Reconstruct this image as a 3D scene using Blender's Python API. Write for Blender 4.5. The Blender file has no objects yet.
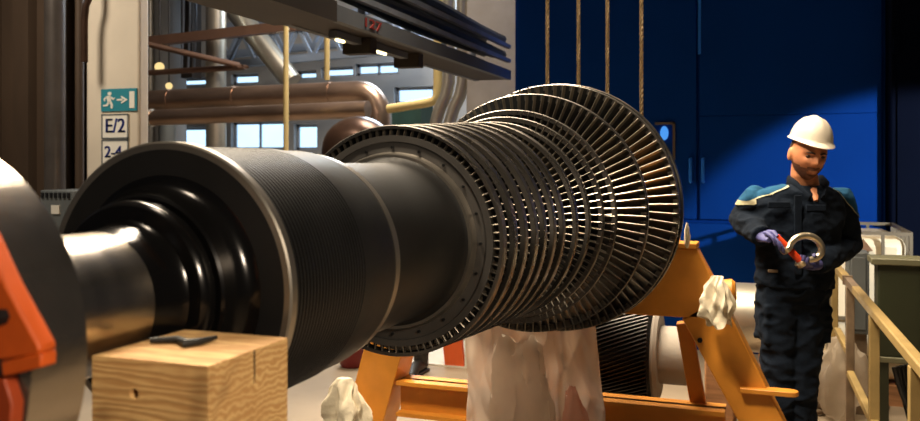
import bpy, bmesh, math, random
from mathutils import Vector, Matrix, noise
random.seed(7)
S = bpy.context.scene
COL = S.collection
PI = math.pi
# ------------------------------------------------------------ camera frame
F, Y0, TH, CAMZ = 858.7, 162.1, 0.3498, 1.58
c_, s_ = math.cos(TH), math.sin(TH)
def P(px, py, D):
    X = (px-460)/F*D
    return Vector((X*c_-D*s_, X*s_+D*c_, CAMZ-(py-Y0)/F*D))
def PY(px, py, v):
    t = (px-460)/F
    return P(px, py, v/(t*s_+c_))
def PZ(px, py, z):
    return P(px, py, (CAMZ-z)*F/(py-Y0))
cam = bpy.data.cameras.new('camera')
cam.sensor_width = 36; cam.lens = 36*F/920; cam.shift_y = -(210.5-Y0)/920
cam.clip_start = .05
cam.dof.use_dof = True; cam.dof.focus_distance = 2.8; cam.dof.aperture_fstop = 5
co = bpy.data.objects.new('camera', cam); COL.objects.link(co)
co.location = (0, 0, CAMZ); co.rotation_euler = (PI/2, 0, TH)
S.camera = co
vs = S.view_settings
vs.view_transform = 'Standard'; vs.look = 'None'; vs.gamma = 1; vs.use_curve_mapping = False; vs.exposure = 0

# ------------------------------------------------------------ materials
def srgb(r, g, b):
    f = lambda x: (x/255/12.92 if x/255 <= .04045 else ((x/255+.055)/1.055)**2.4)
    return (f(r), f(g), f(b), 1)
def mat(name, col, rough=.6, metal=0., var=.18, scale=6., bump=.0, bscale=40., stretch=None, spec=.5, rvar=.0, col2=None):
    m = bpy.data.materials.new(name); m.use_nodes = True
    nt = m.node_tree; N = nt.nodes; L = nt.links
    b = N['Principled BSDF']
    tc = N.new('ShaderNodeTexCoord'); mp = N.new('ShaderNodeMapping')
    L.new(tc.outputs['Object'], mp.inputs[0])
    if stretch: mp.inputs['Scale'].default_value = stretch
    nz = N.new('ShaderNodeTexNoise'); nz.inputs['Scale'].default_value = scale; nz.inputs['Detail'].default_value = 5
    L.new(mp.outputs[0], nz.inputs[0])
    mx = N.new('ShaderNodeMix'); mx.data_type = 'RGBA'
    c = col
    lo = tuple(x*(1-var) for x in c[:3])+(1,); hi = tuple(min(1, x*(1+var)) for x in c[:3])+(1,)
    if col2: hi = col2
    mx.inputs[6].default_value = lo; mx.inputs[7].default_value = hi
    mr = N.new('ShaderNodeMapRange'); mr.inputs[1].default_value = .3; mr.inputs[2].default_value = .7
    L.new(nz.outputs[0], mr.inputs[0]); L.new(mr.outputs[0], mx.inputs[0])
    L.new(mx.outputs[2], b.inputs['Base Color'])
    b.inputs['Roughness'].default_value = rough; b.inputs['Metallic'].default_value = metal
    b.inputs['Specular IOR Level'].default_value = spec
    if rvar:
        r2 = N.new('ShaderNodeMapRange'); r2.inputs[1].default_value = .3; r2.inputs[2].default_value = .7
        r2.inputs[3].default_value = max(.02, rough-rvar); r2.inputs[4].default_value = min(1, rough+rvar)
        L.new(nz.outputs[0], r2.inputs[0]); L.new(r2.outputs[0], b.inputs['Roughness'])
    if bump:
        n2 = N.new('ShaderNodeTexNoise'); n2.inputs['Scale'].default_value = bscale; n2.inputs['Detail'].default_value = 6
        L.new(mp.outputs[0], n2.inputs[0])
        bp = N.new('ShaderNodeBump'); bp.inputs['Strength'].default_value = bump; bp.inputs['Distance'].default_value = .01
        L.new(n2.outputs[0], bp.inputs['Height']); L.new(bp.outputs[0], b.inputs['Normal'])
    return m
def emit(name, col, st):
    m = bpy.data.materials.new(name); m.use_nodes = True
    nt = m.node_tree; nt.nodes.clear()
    o = nt.nodes.new('ShaderNodeOutputMaterial'); e = nt.nodes.new('ShaderNodeEmission')
    tc = nt.nodes.new('ShaderNodeTexCoord'); nz = nt.nodes.new('ShaderNodeTexNoise'); nz.inputs['Scale'].default_value = 1.3
    mx = nt.nodes.new('ShaderNodeMix'); mx.data_type = 'RGBA'
    mx.inputs[6].default_value = col; mx.inputs[7].default_value = tuple(min(1, x*1.25+.05) for x in col[:3])+(1,)
    nt.links.new(tc.outputs['Object'], nz.inputs[0]); nt.links.new(nz.outputs[0], mx.inputs[0])
    nt.links.new(mx.outputs[2], e.inputs[0]); e.inputs[1].default_value = st
    nt.links.new(e.outputs[0], o.inputs[0]); return m

M = {}
M['black_steel'] = mat('blackened_steel', (.009, .009, .0098, 1), .5, .0, .25, 5, .05, 90, spec=.22)
M['dark_steel'] = mat('dark_machined_steel', (.055, .053, .052, 1), .42, .85, .25, 4, .04, 120, rvar=.08)
M['ring_steel'] = mat('shroud_steel', (.17, .155, .138, 1), .28, .9, .2, 5, .03, 90, rvar=.08)
def turned(m, an):
    nt = m.node_tree; b = nt.nodes['Principled BSDF']; t = nt.nodes.new('ShaderNodeTangent'); t.direction_type = 'RADIAL'; t.axis = 'Y'
    b.inputs['Anisotropic'].default_value = an; nt.links.new(t.outputs[0], b.inputs['Tangent']); return m
turned(M['ring_steel'], .7)
M['blade_dark'] = mat('blade_body_steel', (.028, .03, .033, 1), .4, .6, .2, 8, 0, rvar=.06)
M['blade_glint'] = mat('blade_glint', (.24, .21, .17, 1), .34, .9, .2, 8, 0, rvar=.06)  # bright colour standing in for grazing highlights on the blade edges
M['bright_steel'] = mat('polished_steel', (.55, .49, .42, 1), .25, 1., .05, 3, .03, 30, stretch=(1, 14, 1), rvar=.02)
M['rim_steel'] = mat('rim_steel', (.36, .33, .29, 1), .34, .9, .15, 6)
M['dull_steel'] = mat('dull_flange_steel', (.34, .30, .26, 1), .2, .95, .18, 5, .05, 50, rvar=.08)
M['orange'] = mat('orange_paint', srgb(205, 86, 24), .5, 0, .2, 7, .08, 60)
M['yellow'] = mat('yellow_ochre_paint', srgb(206, 134, 44), .48, 0, .18, 5, .06, 50)
M['rail'] = mat('pale_yellow_paint', srgb(148, 124, 76), .5, 0, .15, 9, .06, 60)
M['rail_grey'] = mat('worn_grey_steel', srgb(120, 102, 82), .5, .3, .25, 12, .06, 60)
M['blue'] = mat('blue_panel_paint', (.0035, .046, .28, 1), .7, 0, .06, 2, spec=.02)
M['bright_blue'] = mat('bright_blue_paint_glint', (.03, .22, .95, 1), .6, 0, .1, 4, spec=.1)
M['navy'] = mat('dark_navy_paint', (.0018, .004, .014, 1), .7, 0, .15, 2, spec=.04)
M['column'] = mat('cream_column_paint', srgb(205, 192, 172), .7, 0, .07, 2.5, .05, 20)
M['concrete'] = mat('grey_concrete', srgb(150, 142, 132), .85, 0, .15, 3, .15, 20)
M['floor'] = mat('worn_concrete_floor', srgb(152, 135, 112), .6, 0, .16, 1.6, .1, 14)
M['brown'] = mat('dark_brown_steel_sheet', srgb(72, 56, 42), .55, .2, .25, 2.5, .05, 15, stretch=(1, 1, .3))
M['brown_pipe'] = mat('grey_brown_pipe', srgb(100, 92, 86), .35, .6, .2, 4)
M['rust'] = mat('rust_brown_cladding', srgb(84, 62, 50), .3, .6, .3, 3.5, .1, 15)
M['copper'] = mat('worn_cladding', srgb(158, 132, 114), .32, .85, .3, 2.6, .04, 9, stretch=(.5, 2, 2))
M['silver'] = mat('silver_cladding', srgb(185, 176, 160), .33, .8, .15, 4, .06, 10)
M['wallgrey'] = mat('grey_beige_wall', srgb(150, 150, 150), .85, 0, .12, .8)
M['roof'] = mat('blue_grey_roof_sheet', srgb(120, 132, 150), .6, .1, .15, 1)
M['beam'] = mat('grey_beam_paint', srgb(92, 97, 105), .6, 0, .14, 3, .05, 20)
M['beam_dark'] = mat('dark_beam', srgb(52, 46, 42), .6, .1, .2, 3)
M['cable'] = mat('black_cable', srgb(22, 22, 24), .5, 0, .2, 8)
M['traymetal'] = mat('galvanised_tray', srgb(128, 134, 146), .5, .4, .2, 5)
M['rodyellow'] = mat('pale_yellow_rod', srgb(205, 180, 120), .5, .2, .1, 5)
M['brownbeam'] = mat('red_brown_beam', srgb(104, 76, 60), .6, .1, .15, 4)
M['rope'] = mat('wire_rope', srgb(116, 97, 68), .5, .4, .25, 30)
M['green'] = mat('dark_olive_paint', srgb(38, 43, 24), .5, 0, .15, 3, .04, 30)
M['green_lip'] = mat('pale_olive_edge', srgb(104, 101, 76), .5, 0, .1, 5)
M['tote'] = mat('cream_plastic_tank', srgb(222, 205, 172), .5, 0, .06, 4)
M['totecage'] = mat('tote_cage_steel', srgb(130, 118, 98), .45, .5, .1, 8)
M['brownlabel'] = mat('brown_label', srgb(120, 86, 58), .7, 0, .1, 8)
M['grey_panel'] = mat('grey_panel', srgb(100, 104, 104), .6, .1, .12, 4)
M['rag'] = mat('white_rag', srgb(222, 210, 184), .9, 0, .12, 14, .3, 50)
M['helmet'] = mat('white_helmet', srgb(214, 203, 184), .4, 0, .04, 6)
M['cloth'] = mat('navy_workwear', srgb(15, 23, 34), .95, 0, .2, 14, .35, 45, spec=.15)
M['teal'] = mat('teal_workwear', srgb(32, 76, 106), .95, 0, .12, 14, .25, 45, spec=.15)
M['stripe'] = mat('reflective_piping', srgb(168, 162, 132), .6, 0, .08, 20)
M['skin'] = mat('skin', srgb(205, 134, 92), .55, 0, .1, 25, .05, 60)
M['stubble'] = mat('stubble', srgb(112, 70, 48), .8, 0, .2, 90)
M['hair'] = mat('dark_hair', srgb(48, 34, 26), .8, 0, .2, 60)
M['glove'] = mat('violet_blue_glove', srgb(72, 72, 122), .6, 0, .15, 20, .15, 50)
M['boot'] = mat('dark_boot_leather', srgb(30, 26, 24), .5, 0, .2, 10)
M['shackle'] = mat('galvanised_shackle', srgb(200, 186, 160), .3, .9, .12, 12)
M['redpin'] = mat('red_orange_pin', srgb(205, 62, 22), .42, 0, .1, 10)
M['white'] = mat('white_sign_face', srgb(226, 220, 206), .6, 0, .03, 5)
M['signteal'] = mat('teal_sign_face', srgb(38, 126, 140), .55, 0, .06, 5)
M['signblue'] = mat('blue_lettering', srgb(36, 56, 140), .6, 0, .05, 5)
M['redpaint'] = mat('red_stencil', srgb(150, 50, 44), .7, 0, .1, 5)
M['barrier'] = mat('orange_barrier', srgb(226, 98, 44), .6, 0, .08, 5)
M['wglass'] = emit('daylight_window_pane', (.40, .64, 1, 1), 1.9)
M['lampglow'] = emit('lamp_glow', (1, .72, .32, 1), 6)
M['globe'] = emit('globe_glow', (1, .62, .25, 1), 1.1)
M['frame'] = mat('pale_window_frame', srgb(165, 172, 182), .6, 0, .1, 5)
M['pallet'] = mat('pallet_wood', srgb(150, 104, 66), .8, 0, .25, 6, .2, 30, stretch=(1, 8, 8))

def wood():
    m = bpy.data.materials.new('rough_timber'); m.use_nodes = True
    nt = m.node_tree; N = nt.nodes; L = nt.links; b = N['Principled BSDF']
    tc = N.new('ShaderNodeTexCoord'); mp = N.new('ShaderNodeMapping'); mp.inputs['Scale'].default_value = (.7, 4, 5)
    wv = N.new('ShaderNodeTexWave'); wv.bands_direction = 'Z'; wv.inputs['Scale'].default_value = 7; wv.inputs['Distortion'].default_value = 11
    wv.inputs['Detail'].default_value = 4; wv.inputs['Detail Scale'].default_value = 1.2
    nz = N.new('ShaderNodeTexNoise'); nz.inputs['Scale'].default_value = 14; nz.inputs['Detail'].default_value = 6
    mx = N.new('ShaderNodeMix'); mx.data_type = 'RGBA'
    mx.inputs[6].default_value = srgb(176, 132, 80); mx.inputs[7].default_value = srgb(204, 166, 110)
    L.new(tc.outputs['Object'], mp.inputs[0]); L.new(mp.outputs[0], wv.inputs[0]); L.new(tc.outputs['Object'], nz.inputs[0])
    ad = N.new('ShaderNodeMath'); ad.operation = 'MULTIPLY'; L.new(wv.outputs[1], ad.inputs[0]); L.new(nz.outputs[0], ad.inputs[1])
    mr = N.new('ShaderNodeMapRange'); mr.inputs[1].default_value = .05; mr.inputs[2].default_value = .5
    L.new(ad.outputs[0], mr.inputs[0]); L.new(mr.outputs[0], mx.inputs[0])
    n3 = N.new('ShaderNodeTexNoise'); n3.inputs['Scale'].default_value = 9; L.new(tc.outputs['Object'], n3.inputs[0])
    m3 = N.new('ShaderNodeMapRange'); m3.inputs[1].default_value = .58; m3.inputs[2].default_value = .7; L.new(n3.outputs[0], m3.inputs[0])
    m4 = N.new('ShaderNodeMath'); m4.operation = 'MULTIPLY'; m4.inputs[1].default_value = .55; L.new(m3.outputs[0], m4.inputs[0])
    mx2 = N.new('ShaderNodeMix'); mx2.data_type = 'RGBA'; L.new(m4.outputs[0], mx2.inputs[0])
    L.new(mx.outputs[2], mx2.inputs[6]); mx2.inputs[7].default_value = srgb(92, 58, 28)
    L.new(mx2.outputs[2], b.inputs['Base Color']); b.inputs['Roughness'].default_value = .8
    bp = N.new('ShaderNodeBump'); bp.inputs['Strength'].default_value = .3; bp.inputs['Distance'].default_value = .004
    L.new(ad.outputs[0], bp.inputs['Height']); L.new(bp.outputs[0], b.inputs['Normal'])
    return m
M['wood'] = wood()
def plastic(name, col, dens, rough=.28):
    m = bpy.data.materials.new(name); m.use_nodes = True
    nt = m.node_tree; N = nt.nodes; L = nt.links
    b = N['Principled BSDF']; o = [n for n in N if n.type == 'OUTPUT_MATERIAL'][0]
    b.inputs['Base Color'].default_value = col; b.inputs['Roughness'].default_value = rough
    tr = N.new('ShaderNodeBsdfTranslucent'); tr.inputs[0].default_value = col
    tp = N.new('ShaderNodeBsdfTransparent'); tp.inputs[0].default_value = (1, .97, .93, 1)
    m1 = N.new('ShaderNodeMixShader'); m1.inputs[0].default_value = .5
    m2 = N.new('ShaderNodeMixShader')
    tc = N.new('ShaderNodeTexCoord'); nz = N.new('ShaderNodeTexNoise'); nz.inputs['Scale'].default_value = 4
    nz.inputs['Detail'].default_value = 4
    mr = N.new('ShaderNodeMapRange'); mr.inputs[1].default_value = .3; mr.inputs[2].default_value = .7
    mr.inputs[3].default_value = dens-.12; mr.inputs[4].default_value = min(1, dens+.12)
    L.new(tc.outputs['Object'], nz.inputs[0]); L.new(nz.outputs[0], mr.inputs[0]); L.new(mr.outputs[0], m2.inputs[0])
    L.new(b.outputs[0], m1.inputs[1]); L.new(tr.outputs[0], m1.inputs[2])
    L.new(tp.outputs[0], m2.inputs[1]); L.new(m1.outputs[0], m2.inputs[2]); L.new(m2.outputs[0], o.inputs[0])
    return m
M['plastic'] = plastic('milky_plastic_film', srgb(238, 224, 208), .84, .16)
M['plastic_clear'] = plastic('clear_plastic_film', srgb(210, 196, 176), .62)

# ------------------------------------------------------------ mesh helper
class MB:
    def __init__(s): s.v = []; s.f = []
    def add(s, v, f):
        o = len(s.v); s.v += [Vector(x) for x in v]; s.f += [tuple(i+o for i in q) for q in f]; return s
    def box(s, c, d, R=None):
        c = Vector(c); h = Vector(d)/2
        vs = [Vector((sx*h.x, sy*h.y, sz*h.z)) for sx in (-1, 1) for sy in (-1, 1) for sz in (-1, 1)]
        if R: vs = [R @ x for x in vs]
        return s.add([c+x for x in vs], [(0, 1, 3, 2), (4, 6, 7, 5), (0, 4, 5, 1), (2, 3, 7, 6), (0, 2, 6, 4), (1, 5, 7, 3)])
    def b2(s, a, b):
        a = Vector(a); b = Vector(b)
        return s.box((a+b)/2, [abs(b[i]-a[i]) for i in range(3)])
    def bar(s, a, b, w, h, up=(0, 0, 1)):
        a = Vector(a); b = Vector(b); d = (b-a); l = d.length; d.normalize()
        up = Vector(up); x = d.cross(up)
        if x.length < 1e-4: x = Vector((1, 0, 0))
        x.normalize(); z = x.cross(d)
        return s.box((a+b)/2, (w, l, h), Matrix((x, d, z)).transposed())
    def prism(s, poly, off):
        off = Vector(off); n = len(poly); a = [Vector(p) for p in poly]
        return s.add(a+[p+off for p in a], [tuple(range(n)), tuple(range(2*n-1, n-1, -1))] +
                     [(i, i+n, (i+1) % n+n, (i+1) % n) for i in range(n)])
    def loft(s, path, rad, seg=16, cap=True, up=(0, 1, 0), closed=False):
        # rad: list of r or (rx, ry); x-axis of the section is perpendicular to 'up'
        pts = [Vector(p) for p in path]; n = len(pts); V = []
        X = None
        for i, p in enumerate(pts):
            if closed: d = pts[(i+1) % n]-pts[i-1]
            else: d = pts[min(i+1, n-1)]-pts[max(i-1, 0)]
            if d.length < 1e-9: d = Vector((0, 0, 1))
            d.normalize()
            if X is None:
                u = Vector(up)
                X = u.cross(d)
                if X.length < 1e-3: X = Vector((1, 0, 0)).cross(d)
                if X.length < 1e-3: X = Vector((0, 0, 1)).cross(d)
            X = (X-d*X.dot(d)).normalized(); Yv = d.cross(X)
            r = rad[i] if isinstance(rad, (list, tuple)) else rad
            rx, ry = r if isinstance(r, (list, tuple)) else (r, r)
            for k in range(seg):
                a = 2*PI*k/seg; V.append(p+X*math.cos(a)*rx+Yv*math.sin(a)*ry)
        Fc = []
        for i in range(n if closed else n-1):
            j = (i+1) % n
            for k in range(seg):
                q = (k+1) % seg; Fc.append((i*seg+k, i*seg+q, j*seg+q, j*seg+k))
        if cap and not closed:
            Fc.append(tuple(range(seg-1, -1, -1))); Fc.append(tuple((n-1)*seg+k for k in range(seg)))
        return s.add(V, Fc)
    def lathe(s, prof, axis='Y', c=(0, 0, 0), seg=128, closed=False, capped=False):
        c = Vector(c); V = []; n = len(prof)
        for (t, r) in prof:
            for k in range(seg):
                a = 2*PI*k/seg; x, y = r*math.cos(a), r*math.sin(a)
                V.append(c+(Vector((x, t, y)) if axis == 'Y' else Vector((t, x, y)) if axis == 'X' else Vector((x, y, t))))
        Fc = []
        for i in range(n if closed else n-1):
            j = (i+1) % n
            for k in range(seg):
                q = (k+1) % seg; Fc.append((i*seg+k, j*seg+k, j*seg+q, i*seg+q))
        if capped:
            Fc.append(tuple(range(seg))); Fc.append(tuple((n-1)*seg+k for k in range(seg-1, -1, -1)))
        return s.add(V, Fc)
    def ball(s, c, r, seg=20, rings=12):
        c = Vector(c); r = r if isinstance(r, (tuple, list)) else (r, r, r)
        V = [c+Vector((0, 0, -r[2]))]
        for i in range(1, rings):
            t = -PI/2+PI*i/rings
            for k in range(seg):
                a = 2*PI*k/seg; V.append(c+Vector((r[0]*math.cos(t)*math.cos(a), r[1]*math.cos(t)*math.sin(a), r[2]*math.sin(t))))
        V.append(c+Vector((0, 0, r[2]))); Fc = []
        for k in range(seg):
            q = (k+1) % seg; Fc.append((0, 1+q, 1+k))
            for i in range(rings-2): Fc.append((1+i*seg+k, 1+i*seg+q, 1+(i+1)*seg+q, 1+(i+1)*seg+k))
            Fc.append((1+(rings-2)*seg+k, 1+(rings-2)*seg+q, len(V)-1))
        return s.add(V, Fc)
    def mesh(s, name, m, smooth=40):
        me = bpy.data.meshes.new(name); me.from_pydata([tuple(x) for x in s.v], [], s.f)
        bm = bmesh.new(); bm.from_mesh(me); bmesh.ops.recalc_face_normals(bm, faces=bm.faces); bm.to_mesh(me); bm.free()
        if m: me.materials.append(m)
        if smooth:
            me.shade_smooth(); me.set_sharp_from_angle(angle=math.radians(smooth))
        return me
ROOT = {}
def tag(o, label=None, cat=None, group=None, kind=None):
    if label: o['label'] = label
    if cat: o['category'] = cat
    if group: o['group'] = group
    if kind: o['kind'] = kind
    return o
def thing(name, label, cat, loc=(0, 0, 0), rz=0., group=None):
    o = bpy.data.objects.new(name, None); COL.objects.link(o); o.empty_display_size = .1
    o.location = loc; o.rotation_euler = (0, 0, rz)
    ROOT[o.name] = (Matrix.Translation(Vector(loc)) @ Matrix.Rotation(rz, 4, 'Z')).inverted()
    return tag(o, label, cat, group)
def part(name, mb, m, parent, world=True, bevel=0, smooth=40, label=None, kind=None):
    inv = ROOT[parent.name]
    if world: mb.v = [inv @ x for x in mb.v]
    o = bpy.data.objects.new(name, mb.mesh(name, m, smooth)); COL.objects.link(o); o.parent = parent
    ROOT[o.name] = inv
    if bevel: bev(o, bevel)
    return tag(o, label, kind=kind)
def bev(o, w):
    b = o.modifiers.new('bevel', 'BEVEL'); b.width = w; b.segments = 2; b.limit_method = 'ANGLE'; b.angle_limit = .6
def solo(name, mb, m, label=None, cat=None, group=None, kind=None, bevel=0, smooth=40):
    lo = Vector([min(v[i] for v in mb.v) for i in range(3)]); hi = Vector([max(v[i] for v in mb.v) for i in range(3)])
    c = Vector(((lo.x+hi.x)/2, (lo.y+hi.y)/2, lo.z)); mb.v = [x-c for x in mb.v]
    o = bpy.data.objects.new(name, mb.mesh(name, m, smooth)); o.location = c; COL.objects.link(o)
    if bevel: bev(o, bevel)
    return tag(o, label, cat, group, kind)
def text_mb(body, size, T, depth=.002):
    cu = bpy.data.curves.new('t', 'FONT'); cu.body = body; cu.size = size; cu.extrude = depth; cu.align_x = 'CENTER'; cu.align_y = 'CENTER'
    o = bpy.data.objects.new('t', cu); COL.objects.link(o)
    dg = bpy.context.evaluated_depsgraph_get(); dg.update()
    me = bpy.data.meshes.new_from_object(o.evaluated_get(dg)); mb = MB()
    mb.add([T @ v.co for v in me.vertices], [tuple(p.vertices) for p in me.polygons])
    bpy.data.objects.remove(o); bpy.data.curves.remove(cu); bpy.data.meshes.remove(me); return mb
def remeshed(mb, vox, it=2, disp=0., dscale=6., seed=0., amp_fn=None):
    """one continuous skin out of overlapping lofts, with cloth-like folds"""
    me = mb.mesh('tmp', None, 0); o = bpy.data.objects.new('tmp', me); COL.objects.link(o)
    r = o.modifiers.new('r', 'REMESH'); r.mode = 'VOXEL'; r.voxel_size = vox
    if it: sm = o.modifiers.new('s', 'SMOOTH'); sm.factor = .5; sm.iterations = it
    dg = bpy.context.evaluated_depsgraph_get(); dg.update()
    m2 = bpy.data.meshes.new_from_object(o.evaluated_get(dg))
    out = MB(); vs = []
    for v in m2.vertices:
        p = v.co.copy()
        if disp:
            q = Vector((p.x*dscale, p.y*dscale, p.z*dscale*1.6))+Vector((seed, seed*2, 0))
            n = noise.noise(q)+.5*noise.noise(q*2.1)
            ridg = 1-abs(n)*2
            p += v.normal*disp*(ridg-.45)
        vs.append(p)
    out.add(vs, [tuple(p.vertices) for p in m2.polygons])
    bpy.data.objects.remove(o); bpy.data.meshes.remove(m2); return out

# ============================================================ SETTING
solo('floor', MB().b2((-16, -3, -.1), (8, 16, 0)), M['floor'], kind='structure')
solo('ceiling', MB().b2((-16, -3, 8), (8, 16, 8.1)), M['roof'], kind='structure')
VB = 13.6
# far wall with its window openings cut out
wins = []
def W2(x0, y0, x1, y1):
    a = PY(x0, y1, VB); b = PY(x1, y0, VB); return (a.x, a.z, b.x, b.z)
for q in [(176, 77, 208, 87), (231, 73, 258, 85), (296, 70, 316, 80), (321, 66, 353, 78), (355, 62, 398, 76),
          (176, 127, 207, 149), (231, 121, 284, 150), (294, 124, 317, 150), (394, 86, 433, 104), (436, 84, 452, 104)]:
    wins.append(W2(*q))
xs = sorted({-16., 8., *[w[0] for w in wins], *[w[2] for w in wins]}); zs = sorted({0., 8., *[w[1] for w in wins], *[w[3] for w in wins]})
wall = MB()
for i in range(len(xs)-1):
    for j in range(len(zs)-1):
        cx, cz = (xs[i]+xs[i+1])/2, (zs[j]+zs[j+1])/2
        if any(w[0] < cx < w[2] and w[1] < cz < w[3] for w in wins): continue
        wall.b2((xs[i], VB, zs[j]), (xs[i+1], VB+.3, zs[j+1]))
solo('wall_back', wall, M['wallgrey'], kind='structure', smooth=0)
for n, w in enumerate(wins):
    r = tag(thing('window_%d' % (n+1), None, None, ((w[0]+w[2])/2, VB+.15, w[1])), kind='structure')
    fr = MB(); t = .05
    fr.b2((w[0], VB+.1, w[1]), (w[0]+t, VB+.2, w[3])); fr.b2((w[2]-t, VB+.1, w[1]), (w[2], VB+.2, w[3]))
    fr.b2((w[0], VB+.1, w[1]), (w[2], VB+.2, w[1]+t)); fr.b2((w[0], VB+.1, w[3]-t), (w[2], VB+.2, w[3]))
    k = max(1, round((w[2]-w[0])/.55))
    for i in range(1, k):
        x = w[0]+(w[2]-w[0])*i/k; fr.b2((x-.02, VB+.1, w[1]), (x+.02, VB+.2, w[3]))
    part('window_frame', fr, M['frame'], r)
    part('pane', MB().b2((w[0]+t/2, VB+.14, w[1]+t/2), (w[2]-t/2, VB+.16, w[3]-t/2)), M['wglass'], r, smooth=0)
# left wall: dark brown ribbed sheet
lw = MB(); vL = 5.95
xl = PY(84, 100, vL).x; x = -10.
prof = []
while x < xl:
    prof += [(x, vL), (x+.18, vL), (x+.21, vL-.07), (x+.39, vL-.07), (x+.42, vL)]; x += .42
prof = [(min(a, xl), b) for a, b in prof]
n = len(prof)
lw.add([(a, b, 0) for a, b in prof]+[(a, b, 8) for a, b in prof]+[(a, b+.12, 0) for a, b in prof]+[(a, b+.12, 8) for a, b in prof],
       [(i, i+1, i+1+n, i+n) for i in range(n-1)]+[(i+2*n, i+3*n, i+1+3*n, i+1+2*n) for i in range(n-1)])
solo('wall_left', lw, M['brown'], kind='structure', smooth=0)

# column with signs
cD = 7.2
ca = P(86, 100, cD); cv = ca.y
cb = PY(145, 100, cv)
solo('column', MB().b2((ca.x, cv, 0), (cb.x-.06, cv+.12, 8)), M['column'], 'tall cream painted column carrying the exit sign and bay signs', 'column', bevel=.02)
def plane_rect(x0, y0, x1, y1, v):
    a = PY(x0, y1, v); b = PY(x1, y0, v); return a.x, a.z, b.x, b.z
vf = cv-.012
a = plane_rect(101, 88, 136.5, 111.5, vf)
ex = thing('exit_sign', 'teal emergency exit sign with running figure and arrow on column', 'sign', ((a[0]+a[2])/2, cv, a[1]))
part('sign_plate', MB().b2((a[0], vf, a[1]), (a[2], cv, a[3])), M['signteal'], ex)
w_, h_ = a[2]-a[0], a[3]-a[1]
def sp(pts, mbx, v=vf, t=.004):
    mbx.prism([(a[0]+p[0]*w_, v-t, a[1]+p[1]*h_) for p in pts], (0, t+.001, 0))
fig = MB()
cx, cy = .25, .79
sp([(cx+.055*math.cos(t*PI/5), cy+.085*math.sin(t*PI/5)) for t in range(10)], fig)
for pts in ([(.15, .68), (.27, .70), (.30, .42), (.20, .40)], [(.26, .69), (.36, .58), (.41, .62), (.40, .56), (.35, .50), (.25, .60)],
            [(.16, .68), (.08, .56), (.10, .45), (.13, .46), (.12, .54), (.19, .62)],
            [(.22, .42), (.30, .44), (.35, .28), (.33, .12), (.28, .13), (.29, .27)],
            [(.20, .42), (.27, .42), (.20, .24), (.07, .22), (.07, .29), (.16, .31)]):
    sp(pts, fig)
part('running_figure', fig, M['white'], ex, smooth=0)
ar = MB(); sp([(.46, .46), (.62, .46), (.62, .54), (.46, .54)], ar)
sp([(.58, .68), (.76, .50), (.58, .32), (.58, .40), (.67, .50), (.58, .60)], ar)
part('arrow', ar, M['white'], ex, smooth=0)
dr = MB(); sp([(.81, .12), (.95, .12), (.95, .86), (.81, .86)], dr); part('door_symbol', dr, M['white'], ex, smooth=0)
def letter_sign(x0, y0, x1, y1, txt, size, label, dx=0.):
    b = plane_rect(x0, y0, x1, y1, vf)
    t = thing('bay_sign', label, 'sign', ((b[0]+b[2])/2, cv, b[1]), group='bay signs on the column')
    part('sign_plate', MB().b2((b[0], vf, b[1]), (b[2], cv, b[3])), M['white'], t)
    bo = MB(); e = .012
    for (p, q) in (((b[0], b[1]), (b[2], b[1]+e)), ((b[0], b[3]-e), (b[2], b[3])), ((b[0], b[1]), (b[0]+e, b[3])), ((b[2]-e, b[1]), (b[2], b[3]))):
        bo.b2((p[0], vf-.003, p[1]), (q[0], vf+.001, q[1]))
    part('border', bo, M['grey_panel'], t)
    T = Matrix.Translation(((b[0]+b[2])/2+dx, vf-.002, (b[1]+b[3])/2)) @ Matrix.Rotation(PI/2, 4, 'X')
    tm = text_mb(txt, size, T)
    tm.v = tm.v+[v+Vector((.006, 0, 0)) for v in tm.v]; k = len(tm.v)//2; tm.f = tm.f+[tuple(i+k for i in q) for q in tm.f]
    part('lettering', tm, M['signblue'], t, smooth=0)
letter_sign(101.5, 113.5, 128.5, 139, 'E/2', .165, 'white sign reading E/2 in blue letters under the exit sign')
letter_sign(101.5, 139.5, 128.5, 165, '2-4', .135, 'white sign with a blue 2, the lowest on the cream column', -.02)
# pipes on the left
q = P(88, 30, 7.0)
cp = MB(); cp.loft([P(84.5, 0, 7.0)*1+Vector((.1, 0, 8-P(0, 0, 7.0).z)), P(90, -4, 7.0), P(86, 6, 7.0), P(84.5, 20, 7.0), P(84.5, 62, 7.0)], .028, 12)
solo('downpipe', cp, M['rust'], 'dark brown bent pipe at the top left edge of cream column', 'pipe')
a = PY(55, 0, 5.72); solo('standpipe', MB().loft([(a.x, a.y, 0), (a.x, a.y, 8.0)], .085, 24), M['brown_pipe'], 'thick grey brown vertical pipe against dark brown wall', 'pipe')
a = PY(79.5, 0, 5.75); solo('conduit', MB().loft([(a.x, a.y, 0), (a.x, a.y, 8.0)], .035, 16), M['brown'], 'thin brown vertical pipe beside the cream column', 'pipe')
a = PY(40, 190, 5.2); b = PY(73, 300, 5.2)
cbx = thing('control_cabinet', 'grey steel cabinet with slotted top strip below the dark brown wall', 'cabinet', ((a.x+b.x)/2, 5.2, 0))
part('body', MB().b2((a.x, 5.2, 0), (b.x, 5.55, a.z)), M['grey_panel'], cbx, bevel=.01)
vn = MB()
for i in range(7):
    x = a.x+(b.x-a.x)*(i+.7)/7.6; vn.b2((x-.012, 5.19, a.z-.06), (x+.012, 5.202, a.z-.02))
part('vent_slots', vn, M['cable'], cbx)
l0 = PY(52, 205, 5.2); l1 = PY(60, 214, 5.2)
part('label_plate', MB().b2((l0.x, 5.19, l1.z), (l1.x, 5.2, l0.z)), M['white'], cbx)

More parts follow.
